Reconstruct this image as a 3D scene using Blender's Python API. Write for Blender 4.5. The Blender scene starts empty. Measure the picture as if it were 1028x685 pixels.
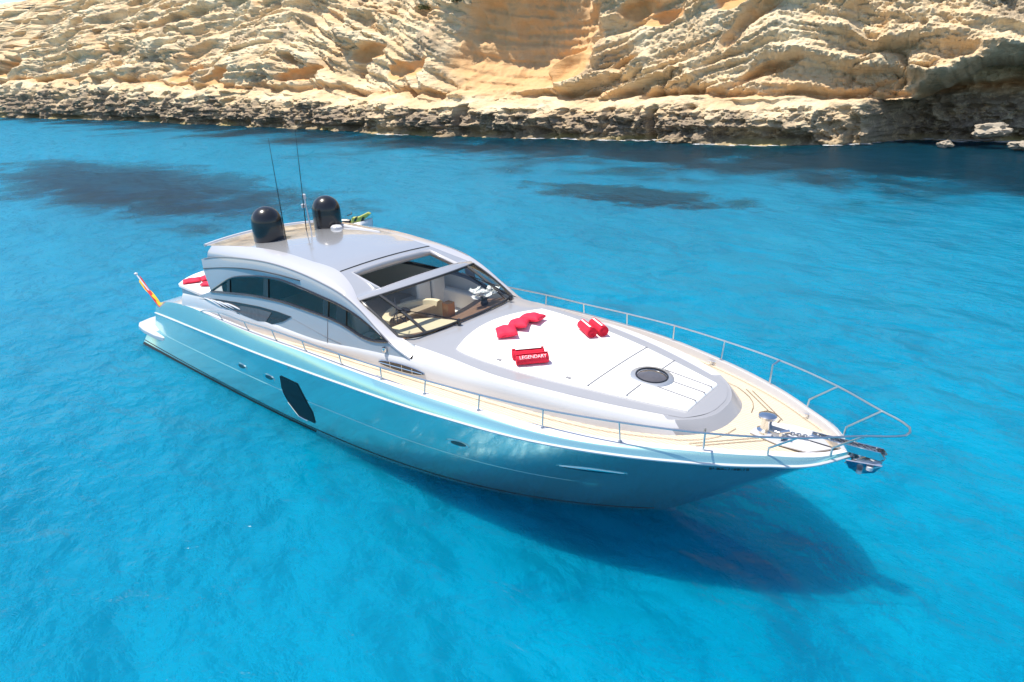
import bpy, bmesh, math, random
import numpy as np
from mathutils import Vector, Matrix

random.seed(7)
SC = bpy.context.scene
COL = SC.collection

# ------------------------------------------------------------------ camera
cam_d = bpy.data.cameras.new("camera")
cam = bpy.data.objects.new("camera", cam_d)
COL.objects.link(cam)
SC.camera = cam
cam_d.sensor_fit = 'HORIZONTAL'
cam_d.sensor_width = 36.0
cam_d.lens = 649.52 / 1028 * 36.0
cam_d.clip_start = 0.1
cam_d.clip_end = 4000
YAW, PITCH, ROLL = math.radians(130.298), math.radians(22.573), math.radians(-1.656)
fw = Vector((math.cos(YAW) * math.cos(PITCH), math.sin(YAW) * math.cos(PITCH), -math.sin(PITCH)))
rt = fw.cross(Vector((0, 0, 1))).normalized()
up = rt.cross(fw)
r2 = rt * math.cos(ROLL) + up * math.sin(ROLL)
u2 = -rt * math.sin(ROLL) + up * math.cos(ROLL)
M = Matrix((r2, u2, -fw)).transposed().to_4x4()
M.translation = Vector((23.0873, -10.1891, 8.3131))
cam.matrix_world = M

# ------------------------------------------------------------------ world, sun, exposure
SUN_EL, SUN_AZ = math.radians(71), math.radians(214)          # azimuth counted from +x towards +y
sdir = Vector((math.cos(SUN_AZ) * math.cos(SUN_EL), math.sin(SUN_AZ) * math.cos(SUN_EL), math.sin(SUN_EL)))
w = bpy.data.worlds.new("World")
SC.world = w
w.use_nodes = True
nt = w.node_tree
for n in list(nt.nodes):
    nt.nodes.remove(n)
sky = nt.nodes.new('ShaderNodeTexSky')
sky.sky_type = 'NISHITA'
sky.sun_disc = False
sky.sun_elevation = SUN_EL
sky.sun_rotation = math.pi / 2 - SUN_AZ
sky.air_density = 1.0
sky.dust_density = 0.5
bg = nt.nodes.new('ShaderNodeBackground')
bg.inputs['Strength'].default_value = 0.12
wo = nt.nodes.new('ShaderNodeOutputWorld')
nt.links.new(sky.outputs[0], bg.inputs[0])
nt.links.new(bg.outputs[0], wo.inputs[0])
sl = bpy.data.lights.new("sun", 'SUN')
sl.energy = 4.2
sl.angle = math.radians(0.5)
sl.color = (1.0, 0.93, 0.82)
sun = bpy.data.objects.new("sun", sl)
COL.objects.link(sun)
sun.rotation_euler = sdir.to_track_quat('Z', 'Y').to_euler()
SC.view_settings.view_transform = 'Standard'
SC.view_settings.look = 'None'
SC.view_settings.exposure = 0.55
SC.view_settings.gamma = 1
SC.view_settings.use_curve_mapping = False
SC.cycles.max_bounces = 10
SC.cycles.transparent_max_bounces = 16
SC.cycles.sample_clamp_indirect = 1.6
SC.cycles.caustics_reflective = False
SC.cycles.caustics_refractive = False

# ------------------------------------------------------------------ helpers
def tag(o, label, cat, group=None):
    o['label'] = label
    o['category'] = cat
    if group:
        o['group'] = group
    return o

def empty(name, loc=(0, 0, 0), rz=0.0):
    o = bpy.data.objects.new(name, None)
    o.empty_display_size = 0.2
    o.location = loc
    o.rotation_euler = (0, 0, rz)
    COL.objects.link(o)
    return o

SPLIT = {'boot_stripe', 'waterline_stripe', 'rub_rail', 'buckle', 'brow_trim', 'arch_groove', 'cowl', 'coach_side', 'coach_shoulder',
         'cabin_side', 'window_brow', 'roof_arch', 'porthole', 'port_glass', 'seam', 'lamp', 'panel_joint', 'anchor_bolt', 'roll_end', 'side_stripe'}

def islands(me):
    """vertex groups of the separate pieces of a mesh"""
    par = list(range(len(me.vertices)))
    def find(a):
        while par[a] != a:
            par[a] = par[par[a]]
            a = par[a]
        return a
    for e in me.edges:
        a, b = find(e.vertices[0]), find(e.vertices[1])
        if a != b:
            par[a] = b
    g = {}
    for i in range(len(par)):
        g.setdefault(find(i), set()).add(i)
    return list(g.values())

def sub_mesh(me, ids, name):
    n = me.copy()
    bm = bmesh.new()
    bm.from_mesh(n)
    bm.verts.ensure_lookup_table()
    bmesh.ops.delete(bm, geom=[v for v in bm.verts if v.index not in ids], context='VERTS')
    bm.to_mesh(n)
    bm.free()
    n.name = name
    return n

class MB:
    """collects verts and faces for one mesh"""
    def __init__(self):
        self.v, self.f, self.mi = [], [], []
    def add(self, vs, fs, mi=0):
        k = len(self.v)
        self.v += [tuple(map(float, p)) for p in vs]
        self.f += [tuple(i + k for i in f) for f in fs]
        self.mi += [mi] * len(fs)
    def grid(self, rows, mi=0, flip=False, skip=None):
        """rows: list of equally long point lists"""
        n = len(rows[0])
        vs = [p for r in rows for p in r]
        fs = []
        for i in range(len(rows) - 1):
            for j in range(n - 1):
                if skip and skip(i, j):
                    continue
                q = (i * n + j, i * n + j + 1, (i + 1) * n + j + 1, (i + 1) * n + j)
                fs.append(q[::-1] if flip else q)
        self.add(vs, fs, mi)
    def both(self, rows, mi=0, flip=False, skip=None):
        self.grid(rows, mi, flip, skip)
        self.grid([[(p[0], -p[1], p[2]) for p in r] for r in rows], mi, not flip, skip)
    def box(self, lo, hi, mi=0):
        x0, y0, z0 = lo
        x1, y1, z1 = hi
        self.add([(x0, y0, z0), (x1, y0, z0), (x1, y1, z0), (x0, y1, z0), (x0, y0, z1), (x1, y0, z1), (x1, y1, z1), (x0, y1, z1)],
                 [(3, 2, 1, 0), (4, 5, 6, 7), (0, 1, 5, 4), (1, 2, 6, 5), (2, 3, 7, 6), (3, 0, 4, 7)], mi)
    def prism(self, poly, d, mi=0):
        """poly: 3-D outline, d: extrusion vector"""
        n = len(poly)
        b = [Vector(p) for p in poly]
        t = [p + Vector(d) for p in b]
        self.add(b + t, [tuple(range(n))[::-1], tuple(range(n, 2 * n))] + [(i, (i + 1) % n, n + (i + 1) % n, n + i) for i in range(n)], mi)
    def tube(self, pts, r, n=8, mi=0, closed=False, caps=True):
        P = [Vector(p) for p in pts]
        m = len(P)
        rr = r if hasattr(r, '__len__') else [r] * m
        T = []
        for i in range(m):
            a = P[i - 1] if (i > 0 or closed) else P[i]
            b = P[(i + 1) % m] if (i < m - 1 or closed) else P[i]
            T.append((b - a).normalized())
        nrm = T[0].orthogonal().normalized()
        vs = []
        for i in range(m):
            nrm = (nrm - T[i] * nrm.dot(T[i])).normalized()
            bi = T[i].cross(nrm)
            for k in range(n):
                a = 2 * math.pi * k / n
                vs.append(P[i] + (nrm * math.cos(a) + bi * math.sin(a)) * rr[i])
        fs = []
        for i in range(m if closed else m - 1):
            j = (i + 1) % m
            for k in range(n):
                fs.append((i * n + k, i * n + (k + 1) % n, j * n + (k + 1) % n, j * n + k))
        if caps and not closed:
            fs.append(tuple(range(n))[::-1])
            fs.append(tuple((m - 1) * n + k for k in range(n)))
        self.add(vs, fs, mi)
    def lathe(self, prof, c=(0, 0, 0), n=28, mi=0, mat=None):
        vs, fs = [], []
        for r, z in prof:
            for k in range(n):
                a = 2 * math.pi * k / n
                p = Vector((r * math.cos(a), r * math.sin(a), z))
                if mat is not None:
                    p = mat @ p
                vs.append(p + Vector(c))
        for i in range(len(prof) - 1):
            for k in range(n):
                fs.append((i * n + k, i * n + (k + 1) % n, (i + 1) * n + (k + 1) % n, (i + 1) * n + k))
        if prof[0][0] > 1e-4:
            fs.append(tuple(range(n))[::-1])
        if prof[-1][0] > 1e-4:
            fs.append(tuple((len(prof) - 1) * n + k for k in range(n)))
        self.add(vs, fs, mi)
    def build(self, name, mats, parent=None, smooth=40, bevel=0, solid=0, weld=0.0005):
        me = bpy.data.meshes.new(name)
        me.from_pydata(self.v, [], self.f)
        mats = mats if isinstance(mats, (list, tuple)) else [mats]
        for m in mats:
            me.materials.append(m)
        if len(mats) > 1:
            me.polygons.foreach_set('material_index', self.mi)
        if weld:
            bm = bmesh.new()
            bm.from_mesh(me)
            bmesh.ops.remove_doubles(bm, verts=bm.verts, dist=weld)
            bmesh.ops.recalc_face_normals(bm, faces=bm.faces)
            bm.to_mesh(me)
            bm.free()
        if smooth:
            me.shade_smooth()
            me.set_sharp_from_angle(angle=math.radians(smooth))
        if name in SPLIT:
            parts = islands(me)
            if len(parts) > 1:
                return [self._link(name, sub_mesh(me, ids, name), parent, bevel, solid) for ids in parts][0]
        return self._link(name, me, parent, bevel, solid)
    def _link(self, name, me, parent, bevel, solid):
        o = bpy.data.objects.new(name, me)
        COL.objects.link(o)
        o.parent = parent
        if solid:
            s = o.modifiers.new('solid', 'SOLIDIFY')
            s.thickness = solid
            s.offset = 0
        if bevel:
            b = o.modifiers.new('bevel', 'BEVEL')
            b.width = bevel
            b.segments = 3
            b.limit_method = 'ANGLE'
            b.angle_limit = math.radians(35)
        return o

#GEOM-BEGIN
def itp(x, xs, ys):
    return np.interp(x, xs, ys)

def cub(xk, yk, x):
    xk = np.asarray(xk, float)
    yk = np.asarray(yk, float)
    x = np.clip(np.asarray(x, float), xk[0], xk[-1])
    d = np.gradient(yk, xk)
    i = np.clip(np.searchsorted(xk, x) - 1, 0, len(xk) - 2)
    h = xk[i + 1] - xk[i]
    t = (x - xk[i]) / h
    return (2 * t**3 - 3 * t**2 + 1) * yk[i] + (t**3 - 2 * t**2 + t) * h * d[i] + (-2 * t**3 + 3 * t**2) * yk[i + 1] + (t**3 - t**2) * h * d[i + 1]

def crv(pts, n, smooth=True):
    """n points spaced by chord length along a Catmull-Rom curve through pts"""
    P = np.array(pts, float)
    s = np.concatenate([[0], np.cumsum(np.linalg.norm(np.diff(P, axis=0), axis=1))])
    t = np.linspace(0, s[-1], n)
    f = cub if smooth else (lambda a, b, c: np.interp(c, a, b))
    return np.stack([f(s, P[:, k], t) for k in range(3)], 1)

LH, LW, BW = 21.5, 18.39, 2.62
BX = [0, 5, 9, 12, 15, 17.5, 19.3, 20.5, 21.2, 21.5]
BY = [1.985, 2.59, 2.908, 2.99, 2.921, 2.543, 1.842, 1.134, 0.531, 0.0]
def hb(x): return cub(BX, BY, x)
def hz(x):
    t = np.asarray(x, float) / LH
    return 0.955 + 3.038 * t - 1.481 * t * t
def wlb(x): return BW * (1 - np.clip(np.asarray(x, float) / LW, 0, 1)**5.17)

def hull_at(s, fr):
    """hull topside point for station s (0 stern .. 1 stem) and height fraction fr (0 water .. 1 sheer)"""
    x = LW * s + (LH - LW) * s * fr
    yb, yw = hb(LH * s), wlb(LW * s)
    g = np.where(np.asarray(s) < .55, fr, fr**(1 - .12 * np.clip((s - .55) / .3, 0, 1)))
    y = yw + (yb - yw) * g
    step = itp(s, [0, .06, .12, .75, .9, 1], [.20, .045, .014, .012, 0, 0])
    fc = .5
    if fr >= fc:
        y = y - step * np.clip((1 - fr) / (1 - fc), 0, 1)
    return x, y, hz(LH * s) * fr

def hull_y(x, z):
    s = x / LH
    for _ in range(12):
        fr = z / hz(LH * s)
        s = x / (LW + (LH - LW) * fr)
    return hull_at(s, z / hz(LH * s))[1]

def bul_h(x): return cub([0, .8, 2, 3.9, 6, 8, 10.6, 12, 13.4, 16.2, 17.9, 19.9, 21.5], [.30, .42, .53, .58, .49, .43, .385, .33, .29, .21, .15, .14, .08], x)
def deck_edge(x):
    """top of the bulwark: half breadth and height"""
    return np.maximum(hb(x) - itp(x, [0, 19, 21, 21.5], [.14, .12, .12, 0]), 0), hz(x) + bul_h(x)
def deck_z(x):
    return deck_edge(x)[1] - itp(x, [0, 12, 15, 18, 21.5], [.2, .17, .16, .15, .12])
def ymax(x): return itp(x, [0, 4, 6, 11, 12.5, 13.5, 15], [2.1, 2.2, 2.27, 2.27, 2.18, 2.1, 2.0])
def side_y(x, z): return ymax(x) - .18 * (z - 2.6)

WIN_TOP = [(5.09, 2.75), (5.62, 3.01), (6.24, 3.31), (7.24, 3.54), (8.21, 3.67), (8.8, 3.70), (9.32, 3.68), (9.82, 3.65), (10.34, 3.61), (11.31, 3.50), (12.1, 3.28), (12.73, 3.02)]
WIN_BOT = [(5.09, 2.75), (6.19, 2.91), (7.28, 3.05), (8.3, 3.14), (8.84, 3.17), (10.05, 3.17), (10.74, 3.16), (11.2, 3.12), (11.56, 3.04), (11.85, 2.97), (12.17, 2.945), (12.73, 3.02)]
GROOVE = [(4.54, 3.58), (5.36, 3.76), (6.99, 3.97), (8.29, 4.05), (9.49, 4.02), (10.33, 3.94), (11.26, 3.77), (11.77, 3.57), (12.42, 3.21), (13.04, 2.9), (13.38, 2.79)]
EDGE = [(5.12, 1.93, 4.03), (5.5, 1.88, 4.07), (6.2, 1.78, 4.14), (7.1, 1.66, 4.2), (7.9, 1.56, 4.21), (9.2, 1.5, 4.15), (10.4, 1.47, 4.04), (11.0, 1.63, 3.88), (11.6, 1.87, 3.65), (12.2, 1.87, 3.37), (12.78, 1.86, 3.10), (13.1, 1.85, 3.0), (13.38, 1.84, 2.93)]
SHOULDER = [(3.0, 2.14, 2.28), (4.18, 2.24, 2.43), (6.2, 2.28, 2.55), (7.3, 2.28, 2.57), (9.0, 2.29, 2.53), (10.4, 2.28, 2.55), (11.8, 2.21, 2.68), (12.87, 2.12, 2.75), (13.44, 2.07, 2.79), (14.7, 1.98, 2.83), (15.73, 1.93, 2.87), (17, 1.73, 2.85), (18.2, 1.40, 2.79), (18.9, 1.04, 2.74), (19.25, .62, 2.70), (19.37, .25, 2.68), (19.38, 0, 2.68)]
FOOT_XY = [(3.0, 2.26), (5.5, 2.33), (9.3, 2.30), (11.9, 2.2), (13, 2.14), (14, 2.09), (15.4, 2.0), (16.85, 1.81), (18.2, 1.47), (19.1, 1.06), (19.5, .66), (19.63, .3), (19.65, 0)]
def zt(x, y):
    """top of the foredeck trunk"""
    return itp(x, [13, 14, 15.5, 17.2, 18.96, 19.4], [3.07, 3.05, 2.97, 2.88, 2.745, 2.69]) - .018 * np.asarray(y)**2
def y_silver(x): return cub([13.0, 14.3, 15.57, 16.45, 17.6, 18.5, 19.0, 19.3], [1.84, 1.82, 1.78, 1.64, 1.36, 1.06, .86, .72], x)
def y_pad(x): return cub([13.9, 14.3, 15.4, 16.3, 17.2, 18.1, 18.96], [1.42, 1.5, 1.47, 1.34, 1.14, .90, .64], x)
#GEOM-END

# ------------------------------------------------------------------ materials
def mat(name, col, rough=.5, metal=0.0, coat=0.0, spec=.5, var=0.0, vscale=3.0, bump=0.0, bscale=40.0, coat_rough=.03):
    m = bpy.data.materials.new(name)
    m.use_nodes = True
    t = m.node_tree
    b = t.nodes['Principled BSDF']
    b.inputs['Base Color'].default_value = (*col, 1)
    b.inputs['Roughness'].default_value = rough
    b.inputs['Metallic'].default_value = metal
    b.inputs['Specular IOR Level'].default_value = spec
    if coat:
        b.inputs['Coat Weight'].default_value = coat
        b.inputs['Coat Roughness'].default_value = coat_rough
    if var or bump:
        tc = t.nodes.new('ShaderNodeTexCoord')
    if var:
        nz = t.nodes.new('ShaderNodeTexNoise')
        nz.inputs['Scale'].default_value = vscale
        nz.inputs['Detail'].default_value = 6
        t.links.new(tc.outputs['Object'], nz.inputs['Vector'])
        mx = t.nodes.new('ShaderNodeMix')
        mx.data_type = 'RGBA'
        mx.inputs['A'].default_value = (*[max(0, c * (1 - var)) for c in col], 1)
        mx.inputs['B'].default_value = (*[min(1, c * (1 + var)) for c in col], 1)
        t.links.new(nz.outputs['Fac'], mx.inputs['Factor'])
        t.links.new(mx.outputs['Result'], b.inputs['Base Color'])
    if bump:
        n2 = t.nodes.new('ShaderNodeTexNoise')
        n2.inputs['Scale'].default_value = bscale
        n2.inputs['Detail'].default_value = 4
        t.links.new(tc.outputs['Object'], n2.inputs['Vector'])
        bp = t.nodes.new('ShaderNodeBump')
        bp.inputs['Strength'].default_value = bump
        bp.inputs['Distance'].default_value = .02
        t.links.new(n2.outputs['Fac'], bp.inputs['Height'])
        t.links.new(bp.outputs['Normal'], b.inputs['Normal'])
    return m

def glass(name, tint, rough=.0, ior=1.5):
    m = bpy.data.materials.new(name)
    m.use_nodes = True
    t = m.node_tree
    for n in list(t.nodes):
        t.nodes.remove(n)
    tr = t.nodes.new('ShaderNodeBsdfTransparent')
    tr.inputs[0].default_value = (*tint, 1)
    gl = t.nodes.new('ShaderNodeBsdfGlossy')
    gl.inputs['Roughness'].default_value = rough
    # thin pane: the same reflection from both faces (schlick curve)
    lw = t.nodes.new('ShaderNodeLayerWeight')
    lw.inputs['Blend'].default_value = .5
    pw = t.nodes.new('ShaderNodeMath')
    pw.operation = 'POWER'
    pw.inputs[1].default_value = 5.0
    fr = t.nodes.new('ShaderNodeMath')
    fr.operation = 'MULTIPLY_ADD'
    r0 = 2 * ((ior - 1) / (ior + 1))**2
    fr.inputs[1].default_value = 1 - r0
    fr.inputs[2].default_value = r0
    mx = t.nodes.new('ShaderNodeMixShader')
    o = t.nodes.new('ShaderNodeOutputMaterial')
    t.links.new(lw.outputs['Facing'], pw.inputs[0])
    t.links.new(pw.outputs[0], fr.inputs[0])
    t.links.new(fr.outputs[0], mx.inputs[0])
    t.links.new(tr.outputs[0], mx.inputs[1])
    t.links.new(gl.outputs[0], mx.inputs[2])
    t.links.new(mx.outputs[0], o.inputs[0])
    return m

MT = {}
MT['hull'] = mat('hull_paint_sea_tint', (.45, .78, .77), .18, .78, .35, var=.03, vscale=.8)  # silver hull; turquoise reflection of the sea is put into the base colour
MT['silver'] = mat('silver_deck_paint', (.37, .372, .395), .3, .12, .6, var=.04, vscale=1.2)
MT['roof'] = mat('silver_roof_paint', (.49, .495, .52), .16, .35, 1.0, var=.03, vscale=1.0)
MT['white'] = mat('white_gelcoat', (.66, .66, .69), .25, 0, .8, var=.02, vscale=1.5)
MT['arch'] = mat('lavender_white_paint', (.52, .52, .56), .25, .05, .8, var=.02, vscale=1.5)
MT['pearl'] = mat('pearl_side_paint', (.38, .41, .46), .25, .2, .8, var=.03, vscale=1.2)
MT['vinyl'] = mat('white_cushion_vinyl', (.92, .92, .92), .55, bump=.15, bscale=60, var=.02)
MT['seam'] = mat('grey_seam', (.25, .25, .27), .6)
MT['red'] = mat('red_towelling', (.72, .012, .045), .85, bump=.5, bscale=120, var=.12, vscale=9)
MT['redc'] = mat('red_cushion_cloth', (.74, .014, .06), .75, bump=.25, bscale=90, var=.08, vscale=6)
MT['letter'] = mat('white_lettering', (.85, .82, .82), .7)
MT['ink'] = mat('dark_lettering', (.02, .025, .03), .5)
MT['black'] = mat('black_gloss_plastic', (.014, .014, .017), .25, 0, .35, var=.1)
MT['rubber'] = mat('black_rubber', (.02, .02, .022), .6, var=.2)
MT['boot'] = mat('black_antifouling', (.012, .014, .018), .5, var=.3, vscale=2)
MT['chrome'] = mat('stainless_steel', (.78, .79, .8), .12, 1.0, var=.03)
MT['satin'] = mat('satin_steel', (.66, .67, .68), .38, .8, var=.05)
MT['railing'] = mat('dull_steel_rail', (.64, .65, .66), .28, 1.0, var=.05)
MT['steel'] = mat('brushed_steel', (.42, .43, .45), .3, 1.0, var=.08)
MT['panel'] = mat('dark_teal_panel', (.003, .02, .03), .5, 0, 0, .2)
MT['cream'] = mat('cream_leather', (.72, .62, .42), .5, bump=.1, bscale=50, var=.06)
MT['ivory'] = mat('ivory_upholstery', (.86, .84, .79), .6, var=.05)
MT['taupe'] = mat('taupe_leather', (.36, .29, .20), .5, var=.08)
MT['wood'] = mat('varnished_wood', (.55, .22, .06), .3, 0, .5, var=.25, vscale=5)
MT['walnut'] = mat('dark_wood_floor', (.26, .15, .10), .35, var=.3, vscale=6)
MT['darkgrey'] = mat('dark_grey_trim', (.035, .036, .04), .35, var=.1)
MT['lime'] = mat('lime_plastic', (.50, .52, .10), .35, 0, .4, var=.05)
MT['petal'] = mat('white_petals', (.85, .85, .83), .6)
MT['leaf'] = mat('dark_leaves', (.03, .08, .02), .5)
MT['flagred'] = mat('flag_red', (.60, .02, .03), .8)
MT['flagyellow'] = mat('flag_yellow', (.85, .55, .02), .8)
MT['glass'] = glass('clear_tinted_glass', (.90, .93, .92), 0, 1.45)
MT['sideglass'] = glass('dark_tinted_glass', (.40, .44, .45), 0, 1.5)
MT['hatchglass'] = mat('smoked_hatch_glass', (.10, .095, .105), .1, 0, .3, var=.3, vscale=8)

def teak_mat():
    m = bpy.data.materials.new('teak_planks')
    m.use_nodes = True
    t = m.node_tree
    b = t.nodes['Principled BSDF']
    b.inputs['Roughness'].default_value = .7
    tc = t.nodes.new('ShaderNodeTexCoord')
    sp = t.nodes.new('ShaderNodeSeparateXYZ')
    t.links.new(tc.outputs['Object'], sp.inputs[0])
    def mth(op, a, b_=None):
        n = t.nodes.new('ShaderNodeMath')
        n.operation = op
        for k, v in ((0, a), (1, b_)):
            if v is None:
                continue
            if isinstance(v, (int, float)):
                n.inputs[k].default_value = v
            else:
                t.links.new(v, n.inputs[k])
        return n.outputs[0]
    fr = mth('FRACT', mth('MULTIPLY', sp.outputs['Y'], 16.0))
    line = mth('LESS_THAN', fr, .10)
    nz = t.nodes.new('ShaderNodeTexNoise')
    mp = t.nodes.new('ShaderNodeMapping')
    mp.inputs['Scale'].default_value = (1.2, 14, 1)
    t.links.new(tc.outputs['Object'], mp.inputs[0])
    t.links.new(mp.outputs[0], nz.inputs['Vector'])
    nz.inputs['Scale'].default_value = 2.5
    nz.inputs['Detail'].default_value = 8
    mx = t.nodes.new('ShaderNodeMix')
    mx.data_type = 'RGBA'
    mx.inputs['A'].default_value = (.57, .475, .35, 1)
    mx.inputs['B'].default_value = (.71, .615, .48, 1)
    t.links.new(nz.outputs['Fac'], mx.inputs['Factor'])
    m2 = t.nodes.new('ShaderNodeMix')
    m2.data_type = 'RGBA'
    t.links.new(mx.outputs['Result'], m2.inputs['A'])
    m2.inputs['B'].default_value = (.22, .16, .10, 1)
    t.links.new(line, m2.inputs['Factor'])
    t.links.new(m2.outputs['Result'], b.inputs['Base Color'])
    return m
MT['teak'] = teak_mat()
MT['caulk'] = mat('dark_caulk', (.22, .16, .10), .7)
MT['teakplain'] = mat('teak_margin', (.72, .58, .38), .65, var=.1, vscale=4)

class NT:
    """small node tree helper"""
    def __init__(self, name):
        self.m = bpy.data.materials.new(name)
        self.m.use_nodes = True
        self.t = self.m.node_tree
        for n in list(self.t.nodes):
            self.t.nodes.remove(n)
        self.out = self.n('ShaderNodeOutputMaterial')
    def n(self, kind, **kw):
        n = self.t.nodes.new(kind)
        for k, v in kw.items():
            setattr(n, k, v)
        return n
    def set(self, sock, v):
        if hasattr(v, 'is_linked') or hasattr(v, 'links'):
            self.t.links.new(v, sock)
        else:
            sock.default_value = v
    def math(self, op, a, b=None, c=None, clamp=False):
        n = self.n('ShaderNodeMath', operation=op, use_clamp=clamp)
        for k, v in enumerate((a, b, c)):
            if v is not None:
                self.set(n.inputs[k], v)
        return n.outputs[0]
    def mix(self, f, a, b):
        n = self.n('ShaderNodeMix', data_type='RGBA')
        self.set(n.inputs['Factor'], f)
        for s, v in (('A', a), ('B', b)):
            self.set(n.inputs[s], (*v, 1) if isinstance(v, tuple) else v)
        return n.outputs['Result']
    def noise(self, vec, scale, detail=5, rough=.55, dist=0.0):
        n = self.n('ShaderNodeTexNoise')
        self.t.links.new(vec, n.inputs['Vector'])
        n.inputs['Scale'].default_value = scale
        n.inputs['Detail'].default_value = detail
        n.inputs['Roughness'].default_value = rough
        n.inputs['Distortion'].default_value = dist
        return n.outputs['Fac']
    def mapping(self, vec, scale=(1, 1, 1), rot=(0, 0, 0), loc=(0, 0, 0)):
        n = self.n('ShaderNodeMapping')
        self.t.links.new(vec, n.inputs[0])
        n.inputs['Scale'].default_value = scale
        n.inputs['Rotation'].default_value = rot
        n.inputs['Location'].default_value = loc
        return n.outputs[0]
    def ramp(self, f, lo, hi):
        n = self.n('ShaderNodeMapRange', interpolation_type='SMOOTHSTEP')
        self.set(n.inputs['Value'], f)
        n.inputs['From Min'].default_value = lo
        n.inputs['From Max'].default_value = hi
        return n.outputs['Result']

def rock_mask(N, P):
    """where rock and weed cover the bottom: along the foot of the cliff, a bed to the west, a patch north of the bow"""
    sp = N.n('ShaderNodeSeparateXYZ')
    N.t.links.new(P, sp.inputs[0])
    X, Y = sp.outputs[0], sp.outputs[1]
    n1 = N.noise(P, .10, 5, .6, .3)
    wob = N.math('MULTIPLY', N.math('SUBTRACT', n1, .5), 50.0)
    lim = N.n('ShaderNodeMapRange')
    N.t.links.new(X, lim.inputs['Value'])
    lim.inputs['From Min'].default_value = -90
    lim.inputs['From Max'].default_value = 20
    lim.inputs['To Min'].default_value = 45
    lim.inputs['To Max'].default_value = 42
    near = N.ramp(N.math('SUBTRACT', N.math('ADD', Y, wob), lim.outputs[0]), -8, 8)
    def blob(cx, cy, rx, ry, k):
        dx = N.math('DIVIDE', N.math('SUBTRACT', X, cx), rx)
        dy = N.math('DIVIDE', N.math('SUBTRACT', Y, cy), ry)
        d = N.math('SQRT', N.math('ADD', N.math('MULTIPLY', dx, dx), N.math('MULTIPLY', dy, dy)))
        return N.ramp(N.math('ADD', d, N.math('MULTIPLY', N.math('SUBTRACT', N.noise(P, k, 6, .65, .2), .5), 2.2)), 1.25, .55)
    m = N.math('MAXIMUM', near, blob(-42, 13, 30, 8.5, .16))
    return N.math('MAXIMUM', m, blob(-.5, 31, 8.5, 3.6, .45))

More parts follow.
